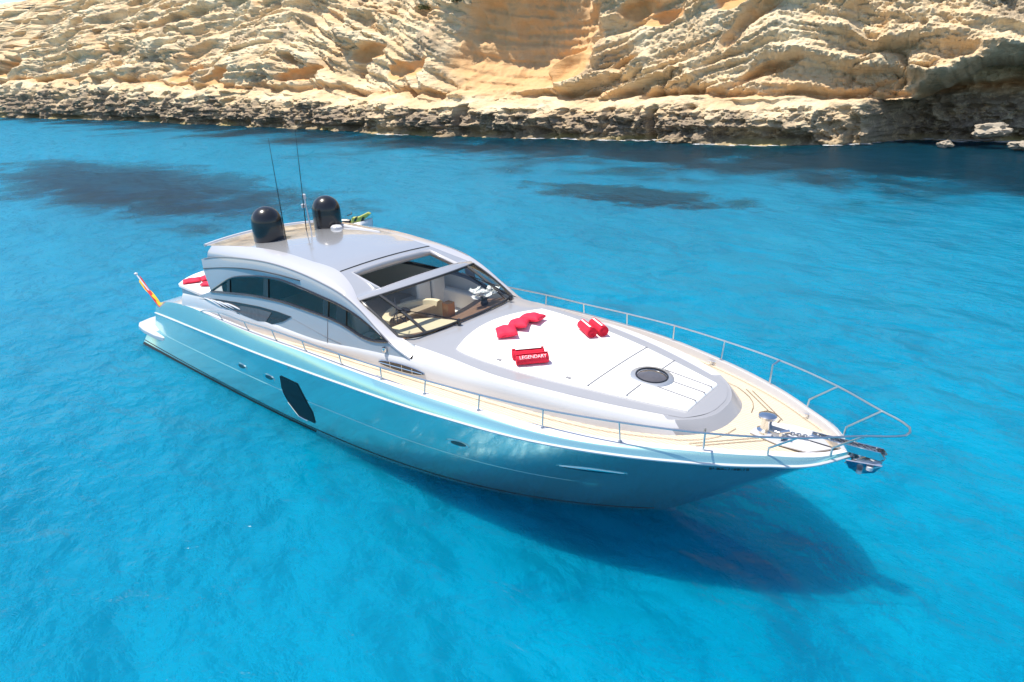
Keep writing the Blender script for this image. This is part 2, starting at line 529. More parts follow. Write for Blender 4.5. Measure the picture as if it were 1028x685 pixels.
# water: a clear turquoise surface over pale sand; reflection by fresnel, some scatter in the water itself
def sea_mat():
    N = NT('sea_water')
    tc = N.n('ShaderNodeTexCoord')
    P = tc.outputs['Object']
    a = N.noise(N.mapping(P, (.26, .40, 1), (0, 0, math.radians(38))), 1.0, 3, .5, .4)
    b = N.noise(N.mapping(P, (1.0, 1.45, 1), (0, 0, math.radians(25))), 1.0, 4, .55, .35)
    c = N.noise(N.mapping(P, (3.6, 4.6, 1), (0, 0, math.radians(50))), 1.0, 3, .6, .3)
    calm = N.ramp(N.noise(P, .035, 3, .5, .4), .35, .62)
    h = N.math('ADD', N.math('MULTIPLY', a, .9), N.math('MULTIPLY', N.math('ADD', N.math('MULTIPLY', b, .36), N.math('MULTIPLY', c, .085)), N.math('ADD', .6, N.math('MULTIPLY', calm, .55))))
    bp = N.n('ShaderNodeBump')
    bp.inputs['Strength'].default_value = 1.0
    bp.inputs['Distance'].default_value = .33
    N.t.links.new(h, bp.inputs['Height'])
    rock = rock_mask(N, P)
    tr = N.n('ShaderNodeBsdfTransparent')
    tr.inputs[0].default_value = (.0, .84, .95, 1)
    rf = N.n('ShaderNodeBsdfRefraction')
    rf.inputs['IOR'].default_value = 1.33
    rf.inputs['Roughness'].default_value = .12
    rf.inputs['Color'].default_value = (.0, .785, .96, 1)
    N.t.links.new(bp.outputs[0], rf.inputs['Normal'])
    shallow = N.mix(rock, (.0, .765, .94), (.13, .45, .72))
    N.t.links.new(shallow, tr.inputs[0])
    clear = N.n('ShaderNodeMixShader')
    clear.inputs[0].default_value = .62
    N.t.links.new(tr.outputs[0], clear.inputs[1])
    N.t.links.new(rf.outputs[0], clear.inputs[2])
    df = N.n('ShaderNodeSubsurfaceScattering', falloff='BURLEY')
    df.inputs['Color'].default_value = (.0, .42, .745, 1)
    df.inputs['Scale'].default_value = 1.0
    df.inputs['Radius'].default_value = (.5, 1.5, 1.9)
    N.t.links.new(bp.outputs[0], df.inputs['Normal'])
    bp2 = N.n('ShaderNodeBump')
    bp2.inputs['Strength'].default_value = 1.0
    bp2.inputs['Distance'].default_value = 4.5
    N.t.links.new(h, bp2.inputs['Height'])
    bp4 = N.n('ShaderNodeBump')
    bp4.inputs['Strength'].default_value = 1.0
    bp4.inputs['Distance'].default_value = 1.4
    N.t.links.new(h, bp4.inputs['Height'])
    N.t.links.new(bp4.outputs[0], rf.inputs['Normal'])
    N.t.links.new(bp2.outputs[0], df.inputs['Normal'])
    d2 = N.n('ShaderNodeBsdfDiffuse')
    d2.inputs[0].default_value = (.0, .48, .80, 1)
    bp3 = N.n('ShaderNodeBump')
    bp3.inputs['Strength'].default_value = 1.0
    bp3.inputs['Distance'].default_value = 5.0
    N.t.links.new(h, bp3.inputs['Height'])
    N.t.links.new(bp3.outputs[0], d2.inputs['Normal'])
    sc_ = N.n('ShaderNodeMixShader')
    sc_.inputs[0].default_value = .16
    N.t.links.new(df.outputs[0], sc_.inputs[1])
    N.t.links.new(d2.outputs[0], sc_.inputs[2])
    body = N.n('ShaderNodeMixShader')
    N.t.links.new(N.math('MULTIPLY_ADD', rock, -.42, .47), body.inputs[0])
    N.t.links.new(clear.outputs[0], body.inputs[1])
    N.t.links.new(sc_.outputs[0], body.inputs[2])
    gl = N.n('ShaderNodeBsdfGlossy')
    gl.inputs['Roughness'].default_value = .20
    N.t.links.new(bp.outputs[0], gl.inputs['Normal'])
    fr = N.n('ShaderNodeFresnel')
    fr.inputs['IOR'].default_value = 1.30
    N.t.links.new(bp.outputs[0], fr.inputs['Normal'])
    mx = N.n('ShaderNodeMixShader')
    N.t.links.new(N.math('MINIMUM', fr.outputs[0], .18), mx.inputs[0])   # steep wave faces keep the far sea from turning into a mirror
    N.t.links.new(body.outputs[0], mx.inputs[1])
    N.t.links.new(gl.outputs[0], mx.inputs[2])
    N.t.links.new(mx.outputs[0], N.out.inputs[0])
    return N.m

def seabed_mat():
    N = NT('sandy_seabed')
    tc = N.n('ShaderNodeTexCoord')
    P = tc.outputs['Object']
    sp = N.n('ShaderNodeSeparateXYZ')
    N.t.links.new(P, sp.inputs[0])
    X, Y = sp.outputs[0], sp.outputs[1]
    n1 = N.noise(P, .12, 6, .6, .3)
    n2 = N.noise(P, .6, 5, .6)
    wave_tone = N.noise(N.mapping(P, (.35, .9, 1), (0, 0, math.radians(32))), 1.0, 5, .6, .8)  # light and dark of the waves, put into the sand colour as streaks
    sand = N.mix(N.ramp(N.math('ADD', N.math('MULTIPLY', wave_tone, .55), N.math('MULTIPLY', N.noise(P, .16, 4, .6, .5), .45)), .38, .60), (.28, .36, .40), (.84, .84, .78))
    rock = rock_mask(N, P)
    col = N.mix(rock, sand, N.mix(n2, (.055, .042, .055), (.19, .14, .12)))
    b = N.n('ShaderNodeBsdfDiffuse')
    N.set(b.inputs[0], col)
    N.t.links.new(b.outputs[0], N.out.inputs[0])
    return N.m

def cliff_mat():
    N = NT('layered_limestone')
    tc = N.n('ShaderNodeTexCoord')
    P = tc.outputs['Object']
    at = N.n('ShaderNodeAttribute', attribute_name='rock')
    sp = N.n('ShaderNodeSeparateColor')
    N.t.links.new(at.outputs['Color'], sp.inputs[0])
    orange, dark, algae = sp.outputs[0], sp.outputs[1], sp.outputs[2]
    n1 = N.noise(P, .16, 8, .6, .4)
    n2 = N.noise(P, .9, 8, .65, .3)
    n3 = N.noise(N.mapping(P, (.5, .5, 3.2), (0, math.radians(14), 0)), 1.0, 7, .62, .5)
    n4 = N.noise(P, 4.5, 6, .7)
    c = N.mix(N.ramp(n1, .35, .68), (.70, .51, .30), (.82, .68, .46))
    c = N.mix(N.math('MULTIPLY', N.ramp(n3, .5, .72), .7), c, (.48, .34, .20))
    c = N.mix(N.math('MULTIPLY', N.ramp(n2, .54, .74), .75), c, (.37, .29, .21))
    c = N.mix(N.math('MULTIPLY', N.ramp(n4, .5, .75), .35), c, (.84, .76, .58))
    oc = N.mix(n2, (.56, .28, .10), (.76, .49, .25))
    c = N.mix(orange, c, oc)
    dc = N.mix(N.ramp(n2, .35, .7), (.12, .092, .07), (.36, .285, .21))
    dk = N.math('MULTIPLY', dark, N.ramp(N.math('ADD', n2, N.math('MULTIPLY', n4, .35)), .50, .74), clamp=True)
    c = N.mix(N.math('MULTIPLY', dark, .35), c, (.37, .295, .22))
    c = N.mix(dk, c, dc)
    c = N.mix(algae, c, N.mix(n2, (.34, .26, .08), (.55, .44, .22)))
    b = N.n('ShaderNodeBsdfPrincipled')
    b.inputs['Roughness'].default_value = .95
    b.inputs['Specular IOR Level'].default_value = .15
    N.set(b.inputs['Base Color'], c)
    bp = N.n('ShaderNodeBump')
    bp.inputs['Strength'].default_value = .8
    bp.inputs['Distance'].default_value = .35
    rough_amt = N.math('SUBTRACT', 1.0, N.math('MULTIPLY', orange, .5))
    hh = N.math('MULTIPLY', N.math('ADD', N.math('ADD', n2, N.math('MULTIPLY', n3, .7)), N.math('MULTIPLY', n4, .5)), rough_amt)
    N.t.links.new(hh, bp.inputs['Height'])
    N.t.links.new(bp.outputs[0], b.inputs['Normal'])
    N.t.links.new(b.outputs[0], N.out.inputs[0])
    return N.m

# ------------------------------------------------------------------ the setting: sea, seabed, cliff
mb = MB()
mb.add([(-900, -500, 0), (600, -500, 0), (600, 500, 0), (-900, 500, 0)], [(0, 1, 2, 3)])
sea = mb.build('sea', sea_mat(), smooth=0, weld=0)
sea['kind'] = 'structure'

COAST = [(-430, 30), (-330, 40), (-221, 48), (-168, 55), (-117, 57), (-74, 58.4), (-46.6, 58), (-29.7, 62), (-10.8, 64.4), (5.4, 68.5), (19.6, 72.1), (40, 78), (80, 92), (150, 120)]
CX, CY = [p[0] for p in COAST], [p[1] for p in COAST]
SEABED_Z = -3.1
def seabed_z(X, Y):
    yc = cub(CX, CY, X)
    d = yc - Y
    return SEABED_Z + 2.3 * np.clip(1 - d / 14.0, 0, 1)**1.5 + .12 * np.sin(X * .21) * np.cos(Y * .17 + X * .05)
gx = np.concatenate([np.linspace(-900, -140, 24), np.linspace(-130, 70, 90), np.linspace(85, 600, 16)])
gy = np.concatenate([np.linspace(-500, -50, 10), np.linspace(-40, 95, 70), np.linspace(110, 500, 8)])
mb = MB()
mb.grid([[(x, y, float(seabed_z(x, y))) for y in gy] for x in gx])
bed = mb.build('seabed', seabed_mat(), smooth=60, weld=0)
bed['kind'] = 'structure'

def _hash(ix, iy, iz, seed):
    h = (ix * 374761393 + iy * 668265263 + iz * 2147483647 + seed * 1274126177) & 0xFFFFFFFF
    h = ((h ^ (h >> 13)) * 1274126177) & 0xFFFFFFFF
    h = (h ^ (h >> 16)) & 0xFFFFFFFF
    h = (h * 2246822519) & 0xFFFFFFFF
    return (h ^ (h >> 15)) & 0xFFFF
def vnoise(x, y, z, seed=0):
    """gradient noise, roughly -1..1"""
    x, y, z = np.broadcast_arrays(np.asarray(x, float), np.asarray(y, float), np.asarray(z, float))
    xi, yi, zi = np.floor(x).astype(np.int64), np.floor(y).astype(np.int64), np.floor(z).astype(np.int64)
    fx, fy, fz = x - xi, y - yi, z - zi
    u, v, w_ = [t * t * t * (t * (t * 6 - 15) + 10) for t in (fx, fy, fz)]
    out = 0
    for dx in (0, 1):
        for dy in (0, 1):
            for dz in (0, 1):
                h = _hash(xi + dx, yi + dy, zi + dz, seed)
                a = h * (2 * math.pi / 65536)
                b = ((h * 7919) & 0xFFFF) * (2.0 / 65536) - 1
                s = np.sqrt(1 - b * b)
                g = s * np.cos(a) * (fx - dx) + s * np.sin(a) * (fy - dy) + b * (fz - dz)
                out = out + g * (u if dx else 1 - u) * (v if dy else 1 - v) * (w_ if dz else 1 - w_)
    return out * 1.5
def fbm(x, y, z, o=4, seed=0, g=.5):
    s, a, f = 0, 1, 1
    for k in range(o):
        s = s + a * vnoise(x * f, y * f, z * f, seed + k)
        a *= g
        f *= 2.03
    return s
def ridge(x, y, z, o=4, seed=0, g=.5):
    s, a, f = 0, 1, 1
    for k in range(o):
        s = s + a * (1 - 2 * np.abs(vnoise(x * f, y * f, z * f, seed + k)))
        a *= g
        f *= 2.07
    return s
def worley(x, y, z, seed=0):
    """cell noise: distance to the nearest and the gap to the second feature point"""
    x, y, z = np.broadcast_arrays(np.asarray(x, float), np.asarray(y, float), np.asarray(z, float))
    xi, yi, zi = np.floor(x).astype(np.int64), np.floor(y).astype(np.int64), np.floor(z).astype(np.int64)
    f1 = np.full(x.shape, 9.0); f2 = np.full(x.shape, 9.0); cid = np.zeros(x.shape)
    for dx in (-1, 0, 1):
        for dy in (-1, 0, 1):
            for dz in (-1, 0, 1):
                h = _hash(xi + dx, yi + dy, zi + dz, seed)
                px = xi + dx + (h & 255) / 255.0
                py = yi + dy + ((h >> 4) & 255) / 255.0
                pz = zi + dz + ((h >> 8) & 255) / 255.0
                d = np.sqrt((x - px)**2 + (y - py)**2 + (z - pz)**2)
                nw = d < f1
                f2 = np.where(nw, f1, np.minimum(f2, d))
                cid = np.where(nw, h / 65535.0, cid)
                f1 = np.where(nw, d, f1)
    return f1, f2 - f1, cid
def sstep(x, a, b):
    t = np.clip((x - a) / (b - a), 0, 1)
    return t * t * (3 - 2 * t)

def build_cliff():
    UX = [0, 100, 200, 330, 440, 560, 700, 860, 1028]              # along-shore sampling: denser where the shore is nearer
    XX = [-221, -168, -117, -74.5, -46.6, -29.7, -10.8, 5.4, 19.6]
    uu = np.linspace(0, 1028, 1000)
    xs = np.concatenate([np.linspace(-430, -224, 40), cub(UX, XX, uu), np.linspace(20, 60, 90)[1:], np.linspace(62, 150, 30)])
    yc = cub(CX, CY, xs)
    # profile parameter: rows
    rows = np.concatenate([np.linspace(-.35, 1, 60), np.linspace(1, 1.25, 14)[1:], np.linspace(1.25, 2, 170)[1:], np.linspace(2, 3, 60)[1:]])
    X, T = np.meshgrid(xs, rows, indexing='ij')
    YC = yc[:, None] + 0 * T
    zl = itp(X, [-430, -221, -168, -117, -46, 20], [9.4, 8.7, 7.8, 5.7, 3.9, 4.0])
    zw = itp(X, [-430, -260, -221, -168, -100, -20, 20, 60], [30, 32, 34, 38, 33, 27, 24, 24])   # top of the steep part
    zc = itp(X, [-430, -260, -221, -200, -168, -100, 0, 60], [36, 41, 43.5, 49, 58, 50, 44, 44])   # crest
    steep = itp(X, [-430, -200, -120, -60, 60], [1.0, .95, .8, .62, .5])
    led = itp(X, [-200, -110, -75, -25, -8, 60], [.9, .9, 3.2, 3.2, .9, .9]) * (1 + .5 * vnoise(X / 6, 0 * X, 0 * X, 201))
    zl = zl * (1 + .2 * fbm(X / 11, 0 * X, 0 * X, 4, 203, .6))
    def piece(t, a, b): return np.clip((t - a) / (b - a), 0, 1)
    f0, f1, f2, f3 = piece(T, 0, 1), piece(T, 1, 1.25), piece(T, 1.25, 2), piece(T, 2, 3)
    Z = zl * f0 + (.9 * f1) + (zw - zl - .9) * f2 + (zc - zw) * f3 + np.minimum(T, 0) * 6
    OFF = zl * (.22 * f0 + .22 * f0**2) + led * f1 + steep * (zw - zl - .9) * f2 + (zc - zw) * 2.6 * f3
    wall = sstep(T, 1.15, 1.3)
    base = 1 - sstep(T, .9, 1.1)
    crest = sstep(T, 2.0, 2.4)
    tilt = itp(X, [-120, -60, -40, -25, 20], [.10, .30, .25, -.18, -.12])
    ZT = Z + .18 * X * 0 + itp(X, [-430, -100, -50, -32, -6, 60], [33, 0, 16, 16, 6, 18]) + .8 * fbm(X / 14, Z / 9, 0 * X, 2, 90)
    D = 0
    D = D + wall * 2.2 * fbm(X / 24, Z / 13, YC / 30, 3, 1)
    # beds that stand out and drop back, with undersides
    bed_n = vnoise(X / 34, ZT / 2.6, 3.3 + 0 * X, 11)
    patch = .35 + .65 * sstep(fbm(X / 17, Z / 8, 14 + 0 * X, 2, 15), -.3, .4)
    D = D + wall * patch * 1.15 * np.tanh(bed_n * 5.0)
    bed2 = vnoise(X / 16, ZT / .95, 7.7 + 0 * X, 12)
    D = D + wall * .40 * np.tanh(bed2 * 4.0)
    # slanting cross beds
    q = ZT
    cross = vnoise(q / 1.3, (X - .6 * Z) / 12, 1.1 + 0 * X, 13)
    fine = vnoise(q / .55, (X - .6 * Z) / 7, 6.1 + 0 * X, 14)
    cm = sstep(fbm(X / 16, Z / 10, 5 + 0 * X, 2, 21), -.15, .35)
    D = D + wall * (.35 + .65 * cm) * (.42 * np.tanh(cross * 5) + .22 * np.tanh(fine * 5) + .12 * np.tanh(5 * vnoise(q / .26, (X - .6 * Z) / 5, 8 + 0 * X, 16)))
    # crags
    rmask = .15 + .85 * sstep(fbm(X / 18, Z / 10, 9 + 0 * X, 2, 31), -.1, .45)
    sc = itp(X, [-221, -60], [1.5, 1.0])
    D = D + wall * rmask * (.8 * (ridge(X / 6 / sc, ZT / 3.2 / sc, YC / 6, 5, 41, .58) - .55))
    wx, wz = X + .9 * fbm(X / 3, Z / 3, 0 * X, 3, 43), ZT + .7 * fbm(X / 3, Z / 3, 5 + 0 * X, 3, 44)
    for size, amp, sd in ((8.5, .8, 49), (3.6, .34, 45), (1.5, .13, 46)):
        w1, gap, cid = worley(wx / size / sc, wz / (size * .55) / sc, OFF / 9, sd)
        D = D + wall * rmask * amp * ((cid - .5) * 1.3 - .9 * (1 - sstep(gap, 0, .16)))
    D = D + wall * .16 * (ridge(X / .75, Z / .5, YC / 2, 4, 48, .65) - .5)
    D = D + (.25 + .75 * wall) * .24 * fbm(X / .9, Z / .7, YC / 2, 4, 51, .62)
    # pocket hollows
    pk = vnoise(X / 7, ZT / 3.2, 2.2 + 0 * X, 61)
    pock = wall * sstep(pk, .34, .52)
    D = D - 1.5 * pock
    # wave-worn foot: rough rock, a notch just above the sea
    DB = .9 * fbm(X / 5, Z / 3, YC / 5, 4, 71, .55) + .55 * (ridge(X / 1.6, Z / 1.4, YC / 3, 4, 75, .55) - .5) + 1.6 * vnoise(X / 13, Z / 30, 0 * X, 77)
    notch = 1.9 * np.exp(-((Z - .55 - .45 * vnoise(X / 5, 0 * X, 0 * X, 78)) / (.6))**2) * sstep(vnoise(X / 9, 0 * X, 3 + 0 * X, 79), -.35, .1)
    clefts = 1.5 * sstep(vnoise(X / 3.1, Z / 14, 4 + 0 * X, 80), .30, .5)
    DB = DB + .42 * (ridge(X / 3.4, Z / 1.0, YC / 3, 5, 88, .62) - .6) + .45 * np.tanh(3 * vnoise(X / 7, Z / .9, 2 + 0 * X, 89)) * sstep(vnoise(X / 10, Z / 6, 0 * X, 90), -.3, .3)
    bx, bz = X + .5 * fbm(X / 2, Z / 2, 0 * X, 3, 83), Z + .4 * fbm(X / 2, Z / 2, 5 + 0 * X, 3, 84)
    for size, amp, sd in ((4.6, .45, 85), (1.5, .10, 86)):
        w1, gap, cid = worley(bx / size, bz / (size * .8), 0 * X, sd)
        DB = DB + amp * ((cid - .5) * 1.2 - .7 * (1 - sstep(gap, 0, .14)))
    D = D + base * (DB - notch - clefts)
    # open joint at the back of the ledge
    joint = np.exp(-((T - 1.27) / .016)**2)
    D = D - 1.6 * joint * sstep(vnoise(X / 18, 0 * X, 8 + 0 * X, 82), -.4, .0)
    # the big orange bowl
    ex, ez = (X + 41.5) / 13.0, (Z - 12.2) / 7.6
    rr = np.maximum(np.sqrt(ex**2 + ez**2) + .10 * fbm(X / 6, Z / 5, 0 * X, 3, 91), 0)
    bowl = np.clip(1 - rr**2.2, 0, 1) * wall
    bm_ = 1 - sstep(rr, .82, 1.06)
    keep = 1 - .80 * bm_ * wall
    D = D * np.where(wall > 0, keep, 1) - 5.6 * bowl + wall * bm_ * (.22 * np.tanh(4 * vnoise(X / 18, (Z + .1 * X) / .9, 0 * X, 211)) + .5 * (ridge((X + .5 * Z) / 3.4, Z / 9, 0 * X, 4, 213, .55) - .6))
    # sandy cone beside the bowl
    org = .8 * bm_ * wall
    for (px, pz, rx, rz, dp) in ((-133, 10.2, 7.5, 2.0, 3.0), (-116, 9.0, 6, 1.6, 2.2), (-228, 13.2, 9, 2.2, 3), (-20.5, 14.2, 3.2, 1.2, 1.6), (-24.5, 15.4, 3.0, 1.4, 1.5), (-33, 9.0, 3.2, 2.4, 1.4), (-11.5, 16.5, 2.6, 2.2, 1.6), (-74, 12.0, 5, 1.5, 1.6), (-62, 9.3, 6, 1.5, 1.8), (-90, 9, 6, 1.3, 1.8)):
        r_ = np.sqrt(((X - px) / rx)**2 + ((Z - pz - .12 * (X - px)) / rz)**2) + .18 * fbm(X / 3, Z / 2, 0 * X, 2, 95)
        mk = (1 - sstep(r_, .75, 1.05)) * wall
        D = D * (1 - .8 * mk) - dp * mk * np.clip(1.15 - r_, 0, 1)
        org = np.maximum(org, mk)
    # shaded hollow at the right-hand end, under a flat roof
    ceil = itp(X, [2, 5, 9, 14.3, 18, 60], [1.6, 4.2, 4.8, 7.7, 8.0, 9.5]) + .7 * fbm(X / 3.5, 0 * X, 0 * X, 4, 99)
    cave = sstep(X, 3.5, 6.5) * (1 - sstep(Z, ceil - .25, ceil + .25))
    D = D * (1 - .1 * cave) + .9 * cave * (ridge(X / 3, Z / 1.6, YC / 4, 4, 215, .55) - .6) - 8.0 * cave * sstep(X, 3.5, 9)
    D = D + 2.6 * sstep(X, 6, 12) * np.exp(-((Z - ceil - .8) / .9)**2)
    # the crest is broken but gentle
    D = D + crest * (1.3 * fbm(X / 10, YC / 8 + OFF / 6, 0 * X, 4, 101))
    Zn = Z + wall * .25 * D * (1 - cave) + crest * 1.2 * fbm(X / 8, OFF / 6, 1 + 0 * X, 5, 103) + (1 - wall) * (1 - base) * .25 * fbm(X / 1.5, OFF, 0 * X, 3, 105)
    Yn = YC + OFF - D
    Xn = X + .35 * wall * fbm(X / 3, Z / 3, 4 + 0 * X, 3, 107)
    V = np.stack([Xn, Yn, Zn], -1)
    nx, nt_ = X.shape
    idx = np.arange(nx * nt_).reshape(nx, nt_)
    F = np.stack([idx[:-1, :-1], idx[1:, :-1], idx[1:, 1:], idx[:-1, 1:]], -1).reshape(-1, 4)
    me = bpy.data.meshes.new('cliff')
    me.vertices.add(nx * nt_)
    me.vertices.foreach_set('co', V.reshape(-1))
    me.loops.add(F.size)
    me.loops.foreach_set('vertex_index', F.reshape(-1).astype(np.int32))
    me.polygons.add(len(F))
    me.polygons.foreach_set('loop_start', np.arange(0, F.size, 4, dtype=np.int32))
    me.update(calc_edges=True)
    me.validate()
    # rock colour masks: orange fresh faces, dark lichen belt above the sea, weed line
    org = np.clip(np.maximum(org, .8 * pock * sstep(vnoise(X / 5, Z / 3, 6 + 0 * X, 111), -.2, .3)), 0, 1)
    org = np.maximum(org, .75 * joint * wall)
    org = np.maximum(org, .55 * wall * sstep(-bed_n, .18, .4) * sstep(fbm(X / 18, Z / 9, 0 * X, 2, 113), -.1, .4))
    dk = base * (1 - sstep(Z / zl + .35 * fbm(X / 5, Z / 4, 0 * X, 3, 205), .55, .95)) * (1 - .6 * sstep(vnoise(X / 9, Z / 6, 0 * X, 115), .1, .5))
    dk = np.maximum(dk, .8 * cave * (1 - sstep(Z, 4.5, 5.2)))  # darker low inside the hollow
    dk = np.maximum(dk, .55 * wall * sstep(fbm(X / 9, ZT / 5, 3 + 0 * X, 3, 117), .2, .6) * (1 - org))
    al = (1 - sstep(Zn, .30, .8)) * base * (.15 + .75 * sstep(vnoise(X / 8, 0 * X, 0 * X, 207), -.1, .4))
    colr = np.stack([org, dk, al, np.ones_like(org)], -1).astype(np.float32)
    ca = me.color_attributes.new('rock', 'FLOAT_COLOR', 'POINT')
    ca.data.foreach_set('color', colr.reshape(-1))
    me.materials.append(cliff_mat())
    me.shade_smooth()
    me.set_sharp_from_angle(angle=math.radians(50))
    o = bpy.data.objects.new('cliff', me)
    COL.objects.link(o)
    o['kind'] = 'structure'
    return V
CLIFF_V = build_cliff()

# ------------------------------------------------------------------ the yacht
yacht = empty('motor_yacht')
tag(yacht, 'silver and white motor yacht floating off the cliff, red cushions on its foredeck', 'yacht')

# hull
S_ = np.concatenate([np.linspace(0, .06, 6), np.linspace(.075, .9, 60), np.linspace(.91, 1, 22)])
FR = [0, .12, .25, .38, .499, .5, .6, .72, .85, 1.0]
rows = []
rows.append([(17.0 * s, 0, -.95 + .55 * max(0, s - .55) / .45) for s in S_])
rows.append([(17.9 * s, .93 * float(wlb(LW * s)), -.35) for s in S_])
for fr in FR:
    r = []
    for s in S_:
        x, y, z = hull_at(s, fr)
        r.append((float(x), float(max(y, 0)), float(z)))
    rows.append(r)
mb = MB()
mb.both(rows)
cap = [r[0] for r in rows]
mb.add(cap + [(p[0], -p[1], p[2]) for p in cap][::-1], [tuple(range(2 * len(cap)))])
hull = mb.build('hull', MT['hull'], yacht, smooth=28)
# boot stripe and thin white stripe above it
def hull_band(mb, z0, z1, off, sa=0.0, sb=.985, n=90, mi=0):
    r0, r1 = [], []
    for s in np.linspace(sa, sb, n):
        for z, r in ((z0, r0), (z1, r1)):
            x, y, zz = hull_at(s, z / float(hz(LH * s)))
            r.append((float(x), float(y) + off, float(zz)))
    mb.both([r0, r1], mi)
mb = MB(); hull_band(mb, -.06, .075, .006); mb.build('boot_stripe', MT['boot'], hull)
mb = MB(); hull_band(mb, .115, .14, .006); mb.build('waterline_stripe', MT['boot'], hull)

# rub rail on the knuckle, bulwark
xs = np.concatenate([np.linspace(0, 19, 70), np.linspace(19.1, 21.5, 30)])
mb = MB()
for sg in (1, -1):
    mb.tube([(x, sg * (float(hb(x)) + .012), float(hz(x))) for x in xs], .026, 6)
mb.build('rub_rail', MT['white'], yacht)
mb = MB()
rK, rM, rD, rI, rF = [], [], [], [], []
for x in xs:
    b, z = float(hb(x)), float(hz(x))
    dy, dz = map(float, deck_edge(x))
    tt = float(itp(x, [0, .9, 1.5, 2.0, 2.6, 10, 21.5], [1.0, .92, .62, .25, .12, .12, .15]))
    yi = max(dy - tt, 0)
    rK.append((x, b, z))
    rM.append((x, b - (b - dy) * .35, z + (dz - z) * .6))
    rD.append((x, dy, dz))
    rI.append((x, yi, dz + float(itp(x, [1, 3], [.05, .012]))))
    rF.append((x, yi, min(float(deck_z(x)) - .02, dz)))
mb.both([rK, rM, rD])
mb.both([rD, rI, rF], 1)
stern = [rK[0], rM[0], rD[0], rI[0], rF[0]]
mb.add(stern + [(p[0], -p[1], p[2]) for p in stern][::-1], [tuple(range(10))])
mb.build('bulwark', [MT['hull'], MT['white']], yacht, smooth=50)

# swim platform
mb = MB()
out = [(1.45, 2.46), (.9, 2.53), (.1, 2.53), (-.45, 2.47), (-.78, 2.32), (-.95, 1.9), (-1.05, 1.0), (-1.08, 0)]
pl = [(x, -y) for x, y in out] + [(x, y) for x, y in out[::-1][1:]]
mb.prism([(x, y, .36) for x, y in pl], (0, 0, .165))
mb.build('swim_platform', MT['white'], yacht, bevel=.03)

# deck
mb = MB()
dx = np.concatenate([np.linspace(.3, 19, 60), np.linspace(19.1, 21.3, 20)])
dr = []
for x in dx:
    tt = .11
    h = max(float(deck_edge(x)[0]) - tt - .04 * max(0, x - 12) / 9, 0.01)
    dr.append([(x, h * v, float(deck_z(x)) + .03 * (1 - v * v)) for v in np.linspace(-1, 1, 9)])
mb.grid(dr)
deck = mb.build('teak_deck', MT['teak'], yacht)
# dark caulking lines: margin along the bulwark, a margin around the trunk, king plank frames
mb = MB()
def deck_line(pts, w_=.012, dzz=.016):
    P = [Vector((x, y, 0)) for x, y in pts]
    L_, R_ = [], []
    for i, p in enumerate(P):
        a = P[max(i - 1, 0)]; b = P[min(i + 1, len(P) - 1)]
        t = (b - a).normalized(); n = Vector((-t.y, t.x, 0)) * w_ * .5
        for q, l in ((p + n, L_), (p - n, R_)):
            h = max(float(deck_edge(q.x)[0]) - .11, .01)
            v = min(1, abs(q.y) / h)
            l.append((q.x, q.y, float(deck_z(q.x)) + .03 * (1 - v * v) + dzz))
    mb.grid([L_, R_])
for sg in (1, -1):
    xx = np.linspace(8, 20.9, 70)
    deck_line([(x, sg * (float(deck_edge(x)[0]) - .24)) for x in xx])
    ft = crv([(x, y, 0) for x, y in FOOT_XY], 80)
    deck_line([(p[0] + .10 * (p[0] > 19), sg * (p[1] + .13)) for p in ft if p[0] > 8 and p[1] > .02])
    for o_ in (0, .12):
        deck_line([(19.3 + o_, sg * (1.25)), (20.15 + o_, sg * .42)], .014)
        deck_line([(20.15 + o_ * .7, sg * .42), (20.15 + o_ * .7, sg * .05)], .014)
mb.build('caulking', MT['caulk'], deck, smooth=0, weld=0)

# foredeck trunk: side, shoulder, silver top
NS = 120
foot = crv([(x, y, float(deck_z(x)) - .02) for x, y in FOOT_XY], NS)
sh = crv(SHOULDER, NS)
mid = foot * .45 + sh * .55
mid[:, 1] += .035 * np.clip(foot[:, 1], 0, 1)
mid2 = foot * .12 + sh * .88
mid2[:, 1] += .025 * np.clip(foot[:, 1], 0, 1)
def nose_split(mb, x0):
    for k, f in enumerate(mb.f):
        if sum(mb.v[i][0] for i in f) / len(f) > x0 + .25 * (sum(abs(mb.v[i][1]) for i in f) / len(f) - .8):
            mb.mi[k] = 1
mb = MB()
mb.both([foot, mid, mid2, sh])
nose_split(mb, 18.9)
mb.build('coach_side', [MT['white'], MT['silver']], yacht, smooth=60)
ss = crv([(x, y, z) for x, y, z in SHOULDER if x >= 13.4], 80)
se = crv([(x, float(y_silver(x)), float(zt(x, y_silver(x)))) for x in (13.3, 14, 15, 16, 17, 18, 18.6, 19.0)] + [(19.2, .62, float(zt(19.2, .62))), (19.28, .3, float(zt(19.28, .3))), (19.3, 0, float(zt(19.3, 0)))], 80)
gr = ss * .55 + se * .45
gr[:, 2] -= .010
mb = MB()
sn = se * np.array([1, .86, 1]) + np.array([-.07, 0, -.008])
mb.both([ss, gr, se, sn])
nose_split(mb, 18.7)
mb.build('coach_shoulder', [MT['white'], MT['silver']], yacht, smooth=60)
mb = MB()
tr = []
for v in np.linspace(-1, 1, 25):
    xa = 13.27 - .12 * abs(v)**2 - .33 * abs(v)**6
    xb = 19.3 - .3 * abs(v)**3
    line = []
    for u in np.linspace(0, 1, 50):
        x = xa + (xb - xa) * u
        y = v * float(y_silver(max(x, 13.0)))
        line.append((x, y, float(zt(x, y)) + .004))
    tr.append(line)
mb.grid(tr)
mb.build('trunk_top', MT['silver'], yacht, smooth=60)

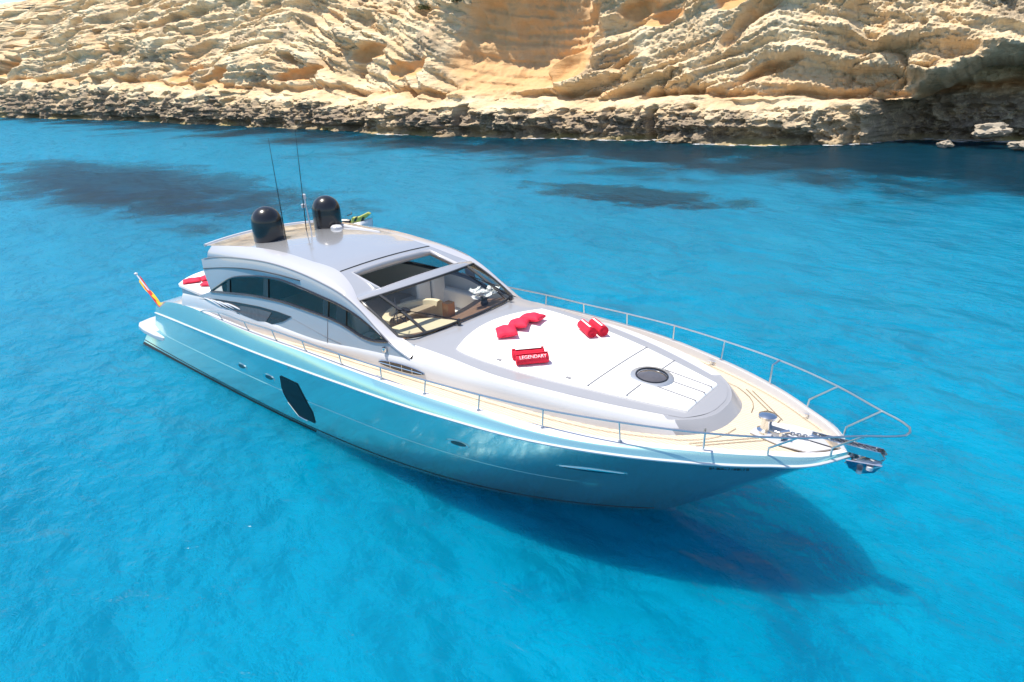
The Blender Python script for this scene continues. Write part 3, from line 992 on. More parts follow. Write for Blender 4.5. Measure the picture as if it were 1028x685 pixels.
# sun pad with seams, deck hatch
def pad_top(x, y):
    return float(zt(x, y)) + .05
mb = MB()
pr = []
vv = np.concatenate([[-1, -.985, -.965], np.linspace(-.93, .93, 21), [.965, .985, 1]])
for k, v in enumerate(vv):
    e = {0: .0, 1: .036, 2: .047}.get(min(k, len(vv) - 1 - k), .05)
    xa = 13.80 + .38 * v * v
    line = []
    uu = np.concatenate([[0, .004, .01], np.linspace(.02, .98, 45), [.99, .996, 1]])
    for j, u in enumerate(uu):
        e2 = {0: .0, 1: .036, 2: .047}.get(min(j, len(uu) - 1 - j), .05)
        x = xa + (18.97 - xa) * u
        y = v * float(y_pad(x))
        line.append((x, y, float(zt(x, y)) + .006 + min(e, e2)))
    pr.append(line)
mb.grid(pr)
pad = mb.build('sun_pad', MT['vinyl'], yacht, smooth=70)
mb = MB()
def pad_line(a, b, r=.015):
    mb.tube([(a[0] + (b[0] - a[0]) * t, a[1] + (b[1] - a[1]) * t, pad_top(a[0] + (b[0] - a[0]) * t, a[1] + (b[1] - a[1]) * t) + .010) for t in np.linspace(0, 1, 16)], r, 5)
pad_line((17.2, -1.12), (17.2, 1.12))
pad_line((17.92, -.94), (17.92, -.38)); pad_line((17.92, .38), (17.92, .94))
pad_line((17.97, -.30), (18.95, -.28)); pad_line((18.2, .08), (18.95, .10)); pad_line((17.97, .42), (18.95, .40))
mb.build('seam', MT['seam'], pad)
mb = MB()
for x, y in ((15.25, -1.36), (16.75, -1.10)):
    mb.box((x - .05, y - .03, pad_top(x, y)), (x + .05, y + .03, pad_top(x, y) + .02))
mb.build('buckle', MT['seam'], pad)
hx, hzz = 17.92, pad_top(17.9, 0) - .02
tiltm = Matrix.Rotation(math.radians(3.5), 4, 'Y')
hatch = empty('deck_hatch'); hatch.parent = yacht
mb = MB(); mb.lathe([(.42, 0), (.42, .035), (.40, .05), (.30, .055), (.285, .03)], (hx, 0, hzz - .01), 48, mat=tiltm); mb.build('hatch_rim', MT['satin'], hatch)
mb = MB(); mb.lathe([(.0, .075), (.12, .073), (.22, .062), (.285, .035)][::-1], (hx, 0, hzz - .01), 48, mat=tiltm); mb.build('hatch_glass', MT['hatchglass'], hatch)
mb = MB(); mb.tube([(hx + .30 * math.cos(a), .30 * math.sin(a), hzz + .045 - .30 * math.cos(a) * .06) for a in np.linspace(0, 2 * math.pi, 40)[:-1]], .018, 6, closed=True); mb.build('hatch_seal', MT['black'], hatch)

# superstructure
def sidept(x, z, off=0.0): return (float(x), float(side_y(x, z)) + off, float(z))
NW = 90
wt_ = crv([sidept(*p) for p in WIN_TOP] , NW)
wb_ = crv([sidept(*p) for p in WIN_BOT], NW)
ext = np.array([sidept(13.05, 2.905), sidept(13.38, 2.79)])
sh_s = crv([p for p in SHOULDER if 4 < p[0] < 13.6][:-1] + [(13.38, 2.075, 2.788)], NW + 2)
mb = MB()
mb.both([sh_s, np.concatenate([wb_, ext])])
shA = crv([(3.0, 2.14, 2.28), (4.18, 2.24, 2.43)], 6)
panel = mb.build('cabin_side', MT['pearl'], yacht, smooth=40)
gv = crv([sidept(*p) for p in GROOVE], NW + 2)
mb = MB()
up_ = np.concatenate([wt_, ext])
lo3 = up_ * .4 + gv * .6
lo3[:, 1] += .03
mb.both([up_, lo3, gv])
mb.build('window_brow', MT['pearl'], yacht, smooth=60)
ed = crv(EDGE, NW + 2)
gf = crv([sidept(4.95, 3.68)] + [tuple(p) for p in gv if p[0] > 5.2], NW + 2)
fm = gf * .5 + ed * .5
fm[:, 2] += .05 * np.sin(np.linspace(.3, math.pi, NW + 2)); fm[:, 1] += .05
mb = MB()
mb.both([gf, gf * .85 + fm * .15 + np.array([0, .012, .01]), fm, ed])
mb.build('roof_arch', MT['arch'], yacht, smooth=60)
mb = MB()
for sg in (1, -1):
    mb.tube([(p[0], sg * (p[1] + .008), p[2]) for p in gv[2:-6]], .014, 5)
mb.build('arch_groove', MT['seam'], yacht)
mb = MB()
for sg in (1, -1):
    mid_b = [(1 - t) * np.array(sidept(4.75, 3.35)) + t * np.array(sidept(9.6, 3.84)) for t in np.linspace(0, 1, 12)]
    mid_b = [(p[0], sg * (p[1] + .035), p[2] + .14 * math.sin(math.pi * t)) for p, t in zip(mid_b, np.linspace(0, 1, 12))]
    mb.tube(mid_b, .016, 5)
mb.build('brow_trim', MT['darkgrey'], yacht)
# joints in the cabin side
mb = MB()
for sg in (1, -1):
    mb.tube([(x, sg * (float(side_y(x, z)) + .004), z) for x, z in ((9.25, 2.84), (9.9, 2.77), (10.6, 2.70), (11.2, 2.66))], .006, 4)
    mb.tube([(10.7, sg * (float(side_y(10.7, z)) + .004), z) for z in (2.56, 2.8, 3.12)], .006, 4)
mb.build('panel_joint', MT['seam'], panel)

# side windows: glass strips with dark frame and pillars
for sg in (1, -1):
    mb = MB()
    g0 = [(p[0], sg * (p[1] - .01), p[2]) for p in wb_]
    g1 = [(p[0], sg * (p[1] - .01), p[2]) for p in wt_]
    mb.grid([g0, g1], flip=sg < 0)
    sw = mb.build('side_window', MT['sideglass'], yacht)
    mb = MB()
    mb.tube([(p[0], sg * (p[1] + .0), p[2]) for p in np.concatenate([wb_, wt_[::-1][1:-1]])], .034, 6, closed=True)
    mb.build('window_frame', MT['black'], sw)
    for xc, wd in ((6.17, .16), (8.07, .22), (10.62, .2), (11.2, .34)):
        mb = MB()
        zb = lambda x: float(np.interp(x, wb_[:, 0], wb_[:, 2])); zt_ = lambda x: float(np.interp(x, wt_[:, 0], wt_[:, 2]))
        q = [(xc - wd / 2, zb(xc - wd / 2)), (xc + wd / 2, zb(xc + wd / 2)), (xc + wd / 2, zt_(xc + wd / 2)), (xc - wd / 2, zt_(xc - wd / 2))]
        mb.prism([(x, sg * (float(side_y(x, z)) - .03), z) for x, z in q], (0, sg * .045, 0))
        mb.build('pillar', MT['black'], sw, smooth=0)
    # lower window, set in the cabin side
    lw = [(4.35, 2.40), (5.4, 2.60), (6.54, 2.735), (7.72, 2.845), (8.6, 2.885), (9.22, 2.88), (8.84, 2.68), (8.26, 2.47), (7.8, 2.41), (7.26, 2.41), (6.6, 2.44), (5.9, 2.46), (5.2, 2.44)]
    mb = MB()
    mb.prism([(x, sg * (float(side_y(x, z)) + .004), z) for x, z in lw], (0, sg * .02, 0))
    lowwin = mb.build('lower_window', MT['black'], yacht, smooth=0)
    lg = [(6.25, 2.50), (6.9, 2.70), (7.8, 2.79), (8.35, 2.81), (8.1, 2.53), (7.7, 2.46), (7.0, 2.46)]
    mb = MB()
    mb.prism([(x, sg * (float(side_y(x, z)) + .025), z) for x, z in lg], (0, sg * .008, 0))
    mb.build('pane', MT['hatchglass'], lowwin, smooth=0)
    for k in range(4):
        x0, z0 = 4.75 + k * .42, 2.49 + k * .035
        mb = MB()
        mb.tube([(x0 + d, sg * (float(side_y(x0 + d, z0)) + .04), z0 + .05 * d - .10 * d * d + .02) for d in np.linspace(0, 1.05 - .08 * k, 6)], [.012, .026, .028, .026, .022, .008], 6)
        mb.build('louvre', MT['white'], lowwin)

# roof with sunroof opening, windscreen
OX0, OX1, OY = 10.59, 11.72, 1.27
def edge_at(x):
    return float(np.interp(x, ed[:, 0], ed[:, 1])), float(np.interp(x, ed[:, 0], ed[:, 2]))
def roof_pt(x, y):
    ye, ze = edge_at(x)
    return ze + .05 * (1 - min(1, abs(y / ye))**2)
mb = MB()
XR = sorted(set(list(np.linspace(5.12, 10.2, 30)) + [10.40, OX0] + list(np.linspace(OX0, 11.46, 9))))
rr_ = []
for x in XR:
    ye, ze = edge_at(x)
    ys = [-ye, -(ye + OY) / 2 if ye > OY else -ye, -OY, -.8, -.4, 0, .4, .8, OY, (ye + OY) / 2, ye]
    rr_.append([(x, y, ze + (.05 + .05 * max(0, (x - 10.4))) * (1 - (abs(y) / ye)**2)) for y in ys])
# header in front of the opening, running to the curved windscreen top
def wtop(y):
    k = 1 - (y / 1.87)**2
    return (11.6 + .44 * k, y, 3.65 + .14 * k)
for t, xo in ((0, OX1), (.5, None), (1, None)):
    line = []
    for y in [-1.87, -1.57, -OY, -.8, -.4, 0, .4, .8, OY, 1.57, 1.87]:
        a = wtop(y)
        if t == 0:
            yy = y * (1.70 / 1.87) if abs(y) > OY + .01 else y
            k = 1 - (y / 1.87)**2
            line.append((11.48 + .27 * k, yy if abs(y) <= OY + .01 else math.copysign(min(abs(y), edge_at(11.48)[0]), y), 3.722 + .162 * k))
        else:
            z0 = 11.48 + .27 * (1 - (y / 1.87)**2)
            line.append((z0 + (a[0] - z0) * t, y, (3.722 + .162 * (1 - (y / 1.87)**2)) * (1 - t) + a[2] * t + (.02 if t == .5 else 0)))
    rr_.append(line)
iA = XR.index(OX0)
iB = len(XR)
mb.grid(rr_, skip=lambda i, j: iA <= i < iB and 2 <= j < 8)
roof = mb.build('roof', MT['roof'], yacht, smooth=50)
# aft lip of the roof
def lip(y):
    k = 1 - (y / 1.9)**2
    return (4.62 - .24 * k, y, 3.965 + .07 * k)
mb = MB()
mb.tube([lip(y) for y in np.linspace(-1.9, 1.9, 24)], .04, 8)
mb.build('roof_lip', MT['white'], roof)
mb = MB()
mb.grid([[(5.12, y * 1.93 / 1.9, 4.03 + .05 * (1 - (y / 1.9)**2)) for y in np.linspace(-1.9, 1.9, 24)], [lip(y) for y in np.linspace(-1.9, 1.9, 24)]]); mb.build('roof_visor', MT['roof'], roof)
# headliner
mb = MB()
mb.grid([[(x, y, edge_at(x)[1] - .12) for y in np.linspace(-edge_at(x)[0] + .1, edge_at(x)[0] - .1, 5)] for x in np.linspace(5.2, OX0, 14)])
mb.build('headliner', MT['ivory'], roof)
# seal line across the roof and coaming round the opening
mb = MB()
mb.tube([(10.39, y, 4.036 + .052 * (1 - (y / 1.47)**2)) for y in np.linspace(-1.45, 1.45, 20)], .022, 6)
mb.build('roof_seal', MT['black'], roof)
mb = MB()
opn = [(OX0, -OY), (OX0, OY)]
def zop(x, y):
    if x < 11:
        return edge_at(OX0)[1] + .055 * (1 - (abs(y) / 1.5)**2)
    return 3.722 + .162 * (1 - (y / 1.87)**2)
ring = [(OX0, y) for y in np.linspace(-OY, OY, 9)] + [(11.48 + .27 * (1 - (y / 1.87)**2), y) for y in np.linspace(OY, -OY, 9)]
top = [(x, y, zop(x, y) + .012) for x, y in ring]
bot = [(x, y, zop(x, y) - .15) for x, y in ring]
mb.grid([top + top[:1], bot + bot[:1]])
mb.build('sunroof_coaming', MT['arch'], roof, solid=.014, smooth=30)

mb = MB()
ysb = np.linspace(-1.86, 1.86, 41)
BOTX = [0, .5, 1.06, 1.41, 1.71, 1.86]
BOTV = [13.28, 13.27, 13.21, 13.14, 13.03, 12.80]
def wbot(y): return (float(cub(BOTX, BOTV, abs(y))), y, 3.105 - .02 * (abs(y) / 1.86)**2)
def wpt(y, t):
    a, b = wtop(y), wbot(y)
    k = .04 * math.sin(math.pi * t)
    return tuple(a[i] + (b[i] - a[i]) * t + (k if i == 2 else 0) for i in range(3))
mb.grid([[wpt(y, t) for y in ysb] for t in np.linspace(0, 1, 9)])
ws = mb.build('windscreen', MT['glass'], yacht, smooth=60)
mb = MB()
per = [wpt(y, 0) for y in ysb] + [wpt(1.86, t) for t in np.linspace(0, 1, 9)[1:-1]] + [wpt(y, 1) for y in ysb[::-1]] + [wpt(-1.86, t) for t in np.linspace(1, 0, 9)[1:-1]]
mb.tube([(p[0], p[1], p[2] + .008) for p in per], .03, 6, closed=True)
mb.build('windscreen_frame', MT['darkgrey'], ws)
for sg in (1, -1):
    mb = MB()
    mb.tube([(p[0], p[1], p[2] + .008) for p in (wpt(sg * (1.44 - .07 * t), t) for t in np.linspace(0, 1, 9))], .036, 6)
    mb.build('mullion', MT['darkgrey'], ws)
    # wiper: pivot on the cowl and an arm up the glass
    mb = MB()
    yb = -.55 if sg < 0 else 1.42
    piv = Vector((float(cub(BOTX, BOTV, abs(yb))) + .10, yb, 3.13))
    tip = Vector(wpt(yb - .95 * (1 if sg < 0 else .25), .45)) + Vector((0, 0, .05))
    mb.lathe([(.05, -.04), (.05, .05), (.03, .09), (0, .09)], piv, 12)
    mb.tube([piv + Vector((0, 0, .06)), piv.lerp(tip, .5) + Vector((0, 0, .05)), tip], [.018, .014, .01], 6)
    bl = Vector((-.42, .33, .13)) if sg < 0 else Vector((-.5, -.2, .16))
    mb.tube([tip - bl * .9, tip + bl * .9], .012, 5)
    mb.build('wiper', MT['black'], ws)

# cowl strip between windscreen and trunk top is part of trunk_top; closing strip beside it
mb = MB()
e2 = crv([p for p in EDGE if p[0] >= 12.75], 12)
e3 = crv([(12.85, 1.82, 3.075), (13.05, 1.835, 3.03), (13.38, 1.835, 2.985)], 12)
mb.both([e2, e3])
e4 = crv([(13.38, 1.84, 2.93), (13.38, 2.075, 2.788)], 4)
mb.build('cowl', MT['white'], yacht, smooth=60)

# interior seen through the glass and the open roof
mb = MB(); mb.box((5.0, -2.0, 1.70), (13.2, 2.0, 1.76)); mb.build('saloon_floor', MT['walnut'], yacht, smooth=0)
mb = MB()
dash = [(12.2 + .0, y) for y in (-1.7, 1.7)]
rows = []
for y in np.linspace(-1.72, 1.72, 21):
    k = (abs(y) / 1.72)**2
    rows.append([(11.95 - .3 * k, y, 2.05), (11.98 - .3 * k, y, 2.62), (12.08 - .3 * k, y, 2.74), (12.5 - .25 * k, y, 2.84), (13.1 - .3 * k, y, 2.98)])
mb.grid(rows)
mb.build('dashboard', MT['walnut'], yacht, smooth=50)
mb = MB()
rows = []
for a in np.linspace(-.15, math.pi + .15, 21):
    c, s_ = math.cos(a), math.sin(a)
    rows.append([(11.25 - .62 * s_, .0 + .92 * c, 1.9), (11.25 - .62 * s_, .0 + .92 * c, 2.82), (11.25 - .56 * s_, .0 + .84 * c, 2.88), (11.25 - .48 * s_, .0 + .74 * c, 2.86), (11.25 - .44 * s_, .0 + .70 * c, 2.74)])
mb.grid(rows)
mb.build('helm_console', MT['cream'], yacht, smooth=40)
mb = MB()
mb.prism([(11.25 - .5 * math.sin(a), .75 * math.cos(a), 2.70) for a in np.linspace(0, math.pi, 20)], (0, 0, .05)); mb.build('console_top', MT['taupe'], yacht, smooth=0)
mb = MB(); mb.lathe([(.15, 0), (.15, .05), (.06, .10), (0, .11)], (10.98, -.1, 2.755), 20); mb.build('instrument_pod', MT['black'], yacht)
mb = MB()
mb.tube([(11.32 + .05 * math.cos(a), -.55 + .2 * math.sin(a), 2.82 + .2 * math.cos(a)) for a in np.linspace(0, 2 * math.pi, 25)[:-1]], .016, 6, closed=True)
mb.tube([(11.32, -.74, 2.82), (11.32, -.36, 2.82)], .012, 5); mb.tube([(11.32, -.55, 2.82), (11.55, -.55, 2.76)], .02, 6)
mb.build('steering_wheel', MT['black'], yacht)
for sg in (1, -1):
    mb = MB()
    mb.grid([[(p[0], sg * (p[1] - .10), 1.76) for p in wb_], [(p[0], sg * (p[1] - .08), p[2] - .05) for p in wb_]])
    mb.build('cabin_lining', MT['ivory'], yacht)
for y in (.95, 1.5, -1.2):
    st = empty('helm_seat'); st.parent = yacht
    mb = MB(); mb.box((10.6, y - .24, 2.25), (11.05, y + .24, 2.42)); mb.build('seat', MT['ivory'], st, bevel=.05)
    mb = MB(); mb.box((10.5, y - .24, 2.40), (10.63, y + .24, 3.2)); mb.build('backrest', MT['ivory'], st, bevel=.06)
    mb = MB(); mb.tube([(10.85, y, 1.76), (10.85, y, 2.26)], .06, 10); mb.build('pedestal', MT['chrome'], st)
mb = MB(); mb.box((12.02, .22, 2.0), (12.24, .46, 3.12)); mb.build('cabinet', MT['wood'], yacht, bevel=.015)
mb = MB()
mb.box((9.2, 1.2, 1.76), (12.0, 1.85, 2.35)); mb.box((9.2, 1.65, 2.35), (12.0, 1.9, 2.85)); 
mb.build('sofa', MT['ivory'], yacht, bevel=.06)
mb = MB()
mb.box((6.0, -1.85, 1.76), (8.8, -1.1, 2.2)); mb.box((6.0, -1.95, 2.2), (8.8, -1.7, 2.75))
mb.build('side_sofa', MT['ivory'], yacht, bevel=.06)
mb = MB()
mb.prism([(11.5, -1.66, 2.70), (12.6, -1.66, 2.84), (12.95, -1.3, 2.91), (12.9, -.15, 2.93), (11.95, -.05, 2.76), (11.5, -.3, 2.70)], (0, 0, .03)); mb.build('chart_shelf', MT['cream'], yacht, bevel=.03)
mb = MB(); mb.box((5.15, -1.9, 1.76), (5.2, 1.9, 3.7)); mb.build('aft_bulkhead', MT['hatchglass'], yacht, smooth=0)

# aft sun pad and cockpit
mb = MB()
arc = [(1.05 + .85 * (abs(y) / 1.78)**2.4, y) for y in np.linspace(-1.78, 1.78, 25)]
poly = arc + [(4.4, 1.85), (4.4, -1.85)]
mb.prism([(x, y, 2.16) for x, y in poly], (0, 0, .14)); mb.build('aft_sun_pad', MT['vinyl'], yacht, bevel=.04)
mb = MB()
mb.prism([(x + .05, y * .97, 1.0) for x, y in poly], (0, 0, 1.155)); mb.build('garage_lid', MT['pearl'], yacht, smooth=30)

# ports and vents in the hull, starboard and port
def hull_ellipse(mb, xc, zc, a, b, off, tiltx=.1, n=20, depth=.02):
    for sg in (1, -1):
        o_ = []
        for k in range(n):
            an = 2 * math.pi * k / n
            x = xc + a * math.cos(an); z = zc + b * math.sin(an) + tiltx * a * math.cos(an)
            o_.append((x, sg * (float(hull_y(x, z)) + off), z))
        mb.prism(o_, (0, sg * depth, 0))
for xc, zc, dark in ((7.12, 1.13, True), (8.61, 1.25, True), (9.64, 1.93, False), (15.18, 1.64, True)):
    mb = MB(); hull_ellipse(mb, xc, zc, .29, .105, -.005); pt = mb.build('porthole', MT['chrome'], yacht, smooth=40)
    if dark:
        mb = MB(); hull_ellipse(mb, xc + .05, zc + .03, .19, .06, .008, depth=.012); mb.build('port_glass', MT['black'], pt, smooth=40)
vent = [(9.62, 1.70), (10.25, 1.72), (10.55, 1.42), (10.72, 1.08), (10.76, .70), (10.10, .62), (9.82, .98), (9.66, 1.36)]
for sg in (1, -1):
    mb = MB()
    rows, edge = [], []
    for z in np.linspace(1.54, .36, 25):
        xl = float(np.interp(z, [.34, .75, 1.11, 1.54], [9.53, 9.23, 9.14, 9.31])); xr = float(np.interp(z, [.34, .76, 1.14, 1.54], [10.16, 10.27, 10.15, 10.09]))
        rows.append([(x, sg * (float(hull_y(x, z)) + .016), z) for x in np.linspace(xl, xr, 5)])
        edge.append((xl - .01, sg * (float(hull_y(xl, z)) + .02), z))
    mb.grid(rows); hv = mb.build('hull_vent', MT['panel'], yacht, smooth=20)
    mb = MB(); mb.tube(edge[10:] + [(9.85, sg * (float(hull_y(9.85, .34)) + .02), .33)], .016, 6); mb.build('vent_trim', MT['chrome'], hv)
    mb = MB()
    rows = [[(x, sg * (float(hull_y(x, z)) + .004), z) for x, z in ((17.25 + 1.2 * t, 1.76 + .07 * t + s_ * .055 * math.sin(math.pi * t)) for t in np.linspace(0, 1, 14))] for s_ in (-1, 1)]
    mb.grid(rows); mb.build('bow_window', MT['chrome'], yacht, solid=.02)
# air intake in the coach side
for sg in (1, -1):
    mb = MB()
    o_ = []
    fx, fy = [p[0] for p in FOOT_XY], [p[1] for p in FOOT_XY]
    for k in range(24):
        a = 2 * math.pi * k / 24
        x = 13.15 + .68 * math.cos(a) ; z = 2.555 + .085 * math.sin(a) * (1 + .0) + .02 * math.cos(a)
        o_.append((x, sg * (float(np.interp(x, mid[:, 0], mid[:, 1])) + .012), z))
    mb.prism(o_, (0, sg * .012, 0)); ai = mb.build('air_intake', MT['black'], yacht, smooth=0)
    mb = MB()
    mb.tube(o_, .014, 5, closed=True)
    mb.tube([(x, sg * (float(np.interp(x, mid[:, 0], mid[:, 1])) + .03), 2.555 + .02 * (x - 13.15) / .68) for x in np.linspace(12.5, 13.8, 8)], .014, 5)
    for x in (12.85, 13.2, 13.5):
        mb.tube([(x, sg * (float(np.interp(x, mid[:, 0], mid[:, 1])) + .03), z) for z in (2.48, 2.63)], .008, 4)
    mb.build('intake_trim', MT['chrome'], ai)
    mb = MB(); nl = Vector((12.66, sg * 2.16, 2.80)); mb.lathe([(.05, 0), (.06, .05), (.05, .1), (0, .12)], nl, 12); mb.build('navigation_light', MT['chrome'], yacht)

# lettering on the bow
def text_mesh(name, body, size, m, parent, mtx, ext=.002):
    cu = bpy.data.curves.new(name, 'FONT')
    cu.body = body
    cu.size = size
    cu.extrude = ext
    cu.align_x = 'CENTER'
    cu.align_y = 'CENTER'
    tmp = bpy.data.objects.new(name, cu)
    COL.objects.link(tmp)
    dg = bpy.context.evaluated_depsgraph_get()
    me = bpy.data.meshes.new_from_object(tmp.evaluated_get(dg))
    bpy.data.objects.remove(tmp)
    me.transform(mtx)
    me.materials.clear()
    me.materials.append(m)
    o = bpy.data.objects.new(name, me)
    COL.objects.link(o)
    o.parent = parent
    return o
xa, za = 20.0, 2.33
pa, pb_ = Vector((19.75, -float(hull_y(19.75, za)), za)), Vector((20.3, -float(hull_y(20.3, za)), za))
ax = (pb_ - pa).normalized()
pc = Vector((20.0, -float(hull_y(20.0, za - .1)), za - .1)); pd = Vector((20.0, -float(hull_y(20.0, za + .1)), za + .1))
ay = (pd - pc).normalized(); az = ax.cross(ay).normalized(); ay = az.cross(ax)
mt_ = Matrix((ax, ay, az)).transposed().to_4x4(); mt_.translation = (pa + pb_) / 2 + az * .012
text_mesh('registration_lettering', '6ª BA-1-50-10', .11, MT['ink'], hull, mt_)

# bow rail
def mir(p): return (p[0], -p[1], p[2])
TOPS = [(4.9, 2.46, 2.20), (6.05, 2.57, 2.42), (7.7, 2.70, 2.56), (9.2, 2.79, 2.70), (10.55, 2.83, 2.77), (11.95, 2.84, 2.81), (13.3, 2.81, 2.85), (14.54, 2.72, 2.88), (15.85, 2.61, 2.93), (17.16, 2.43, 2.98), (18.46, 2.11, 3.03), (19.72, 1.69, 3.08), (20.92, 1.07, 3.13), (21.74, .47, 3.17), (22.08, .24, 3.18), (22.19, .10, 3.18), (22.2, 0, 3.18)]
rail = empty('bow_rail'); rail.parent = yacht
st_pts = crv(TOPS, 120)
full = [tuple(p) for p in st_pts] + [mir(p) for p in st_pts[::-1][1:]]
start = (4.55, 2.40, 2.08)
mb = MB(); mb.tube([start] + full + [mir(start)], .017, 8); mb.build('top_rail', MT['railing'], rail)
BASES = {6.05: 0, 7.7: 0, 9.2: 0, 10.55: 0, 11.95: 0, 13.3: 0, 14.54: 0, 15.85: 0, 17.16: 0, 18.46: 0}
for t in TOPS:
    if t[0] in BASES:
        ye, ze = map(float, deck_edge(t[0]))
        b = (t[0] - .01, ye - .07, ze)
        for sg in (1, -1):
            mb = MB(); mb.tube([(b[0], sg * b[1], b[2]), (t[0], sg * t[1], t[2])], .014, 6)
            mb.tube([(b[0], sg * b[1], b[2] - .01), (b[0], sg * b[1], b[2] + .02)], .035, 8)
            mb.build('stanchion', MT['railing'], rail)
for t, b in (((19.72, 1.69, 3.08), (19.65, 1.48, 2.62)), ((20.92, 1.07, 3.13), (20.5, .99, 2.64)), ((21.72, .47, 3.17), (21.27, .37, 2.63))):
    for sg in (1, -1):
        k = (b[0] + .01, b[1] + .02, b[2] + (.42 if b[0] < 20 else .13))
        mb = MB(); mb.tube([(b[0], sg * b[1], b[2] - .02), (k[0], sg * k[1], k[2]), (t[0], sg * t[1], t[2])], .018, 6); mb.build('stanchion', MT['railing'], rail)

# bow gear: locker tray, windlass, chain, roller, anchor, cleats
zd = float(deck_z(20.3)) + .03
mb = MB()
tray = [(19.98, -.36), (20.05, .14), (20.5, .3), (20.95, .30), (21.22, .10), (21.22, -.10), (20.95, -.42), (20.5, -.46)]
mb.prism([(x, y, zd + .008) for x, y in tray], (0, 0, .035)); mb.build('anchor_tray', MT['white'], yacht, bevel=.01)
wl_ = empty('windlass'); wl_.parent = yacht
mb = MB(); mb.lathe([(.15, 0), (.15, .06), (.10, .09), (.085, .2), (.10, .26), (.15, .29), (.15, .33), (.10, .36), (0, .365)], (20.2, -.22, zd + .04), 28); mb.build('drum', MT['chrome'], wl_)
mb = MB(); mb.box((20.25, -.30, zd + .04), (20.55, -.12, zd + .16)); mb.build('gearbox', MT['steel'], wl_, bevel=.03)
mb = MB(); mb.tube([(20.48, -.35, zd + .05), (20.48, -.35, zd + .2), (20.6, -.30, zd + .24)], .03, 8); mb.build('chain_guide', MT['chrome'], wl_)
def chain(mb, a, b, n):
    a, b = Vector(a), Vector(b)
    d = (b - a) / n
    t = d.normalized()
    s1 = t.orthogonal().normalized(); s2 = t.cross(s1)
    for i in range(n):
        c = a + d * (i + .5)
        sx = s1 if i % 2 else s2
        mb.tube([c + t * (d.length * .75 * math.cos(k)) + sx * (.028 * math.sin(k)) for k in np.linspace(0, 2 * math.pi, 11)[:-1]], .011, 5, closed=True)
mb = MB()
chain(mb, (20.45, -.18, zd + .12), (21.0, -.02, zd + .10), 12); chain(mb, (21.0, -.02, zd + .10), (21.82, 0, 2.70), 18)
mb.build('anchor_chain', MT['steel'], yacht)
mb = MB()
for y in (-.075, .075):
    mb.prism([(20.85, y - .012, 2.60), (21.90, y - .012, 2.60), (21.97, y - .012, 2.66), (21.90, y - .012, 2.74), (20.85, y - .012, 2.68)], (0, .024, 0))
mb.prism([(20.85, -.075, 2.60), (21.92, -.075, 2.60), (21.92, .075, 2.60), (20.85, .075, 2.60)], (0, 0, .02))
rol = mb.build('bow_roller', MT['chrome'], yacht, smooth=30)
mb = MB(); mb.lathe([(.05, -.07), (.035, 0), (.05, .07)], (21.86, 0, 2.65), 14, mat=Matrix.Rotation(math.pi / 2, 4, 'X')); mb.build('roller_wheel', MT['black'], rol)
anc = empty('anchor'); anc.parent = yacht
mb = MB()
mb.prism([(21.95, -.02, 2.66), (21.86, -.02, 2.56), (21.50, -.02, 2.30), (21.42, -.02, 2.34), (21.78, -.02, 2.62)], (0, .04, 0)); mb.build('shank', MT['chrome'], anc, smooth=30)
for sg in (1, -1):
    mb = MB()
    mb.prism([(21.96, sg * .16, 2.56), (21.46, sg * .20, 2.50), (21.50, sg * .05, 2.30), (21.66, 0, 2.22), (21.86, sg * .02, 2.33)], (.004, -sg * .02, .01)); mb.build('fluke', MT['chrome'], anc, smooth=30)
mb = MB()
mb.lathe([(.05, -.02), (.05, .04), (0, .05)], (21.80, -.14, 2.45), 10); mb.lathe([(.045, -.02), (.045, .03), (0, .04)], (21.66, -.09, 2.31), 10)
mb.build('anchor_bolt', MT['white'], anc)
for x, yy in ((20.62, .80), (18.3, 2.0), (13.0, 2.62), (10.2, 2.66)):
    for sg in (1, -1):
        zz = float(deck_z(x)) + .02
        mb = MB()
        mb.tube([(x - .12, sg * yy, zz + .07), (x + .12, sg * yy, zz + .07)], .014, 6)
        for d in (-.05, .05):
            mb.tube([(x + d, sg * yy, zz), (x + d, sg * yy, zz + .07)], .014, 6)
        mb.build('cleat', MT['chrome'], yacht)

# roof gear
for sg in (1, -1):
    c = (6.58, sg * .97, roof_pt(6.58, .97) - .005)
    dm = empty('radar_dome'); dm.parent = yacht
    mb = MB(); mb.lathe([(.40, 0), (.41, .03), (.41, .44), (.405, .50)] , c, 40); mb.build('dome_base', MT['black'], dm)
    mb = MB(); mb.lathe([(.408, .50)] + [(.408 * math.cos(a), .50 + .42 * math.sin(a)) for a in np.linspace(.05, math.pi / 2, 14)], c, 40); mb.build('dome_top', MT['black'], dm)
mb = MB(); mb.tube([(6.7, -.9 + .35, 4.2), (6.64, -.9 + .35, 6.87)], [.016, .006], 6); mb.build('antenna', MT['black'], yacht)
mb = MB(); mb.tube([(6.44, .3, 4.2), (6.63, .3, 7.05)], [.016, .006], 6); mb.build('antenna', MT['black'], yacht)
mast = empty('light_mast'); mast.parent = yacht
mb = MB(); mb.tube([(6.5, .42, 4.2), (6.43, .4, 5.1)], [.022, .018], 8); mb.build('pole', MT['white'], mast)
mb = MB(); mb.lathe([(.04, 0), (.05, .02), (.05, .12), (0, .15)], (6.43, .4, 5.1), 12); mb.lathe([(.05, 0), (.06, .03), (.06, .10), (0, .12)], (6.40, .34, 4.85), 12); mb.build('lamp', MT['white'], mast)
mb = MB()
mb.lathe([(.17, 0), (.17, .05), (.12, .10), (0, .115)], (7.15, .85, roof_pt(7.15, .85)), 20); mb.build('roof_antenna_puck', MT['white'], yacht)
mb = MB(); mb.tube([(7.0, 1.15, roof_pt(7, 1.15) + .03), (8.5, 1.35, roof_pt(8.5, 1.35) + .01)], [.06, .02], 8); mb.build('roof_fairing', MT['white'], yacht)

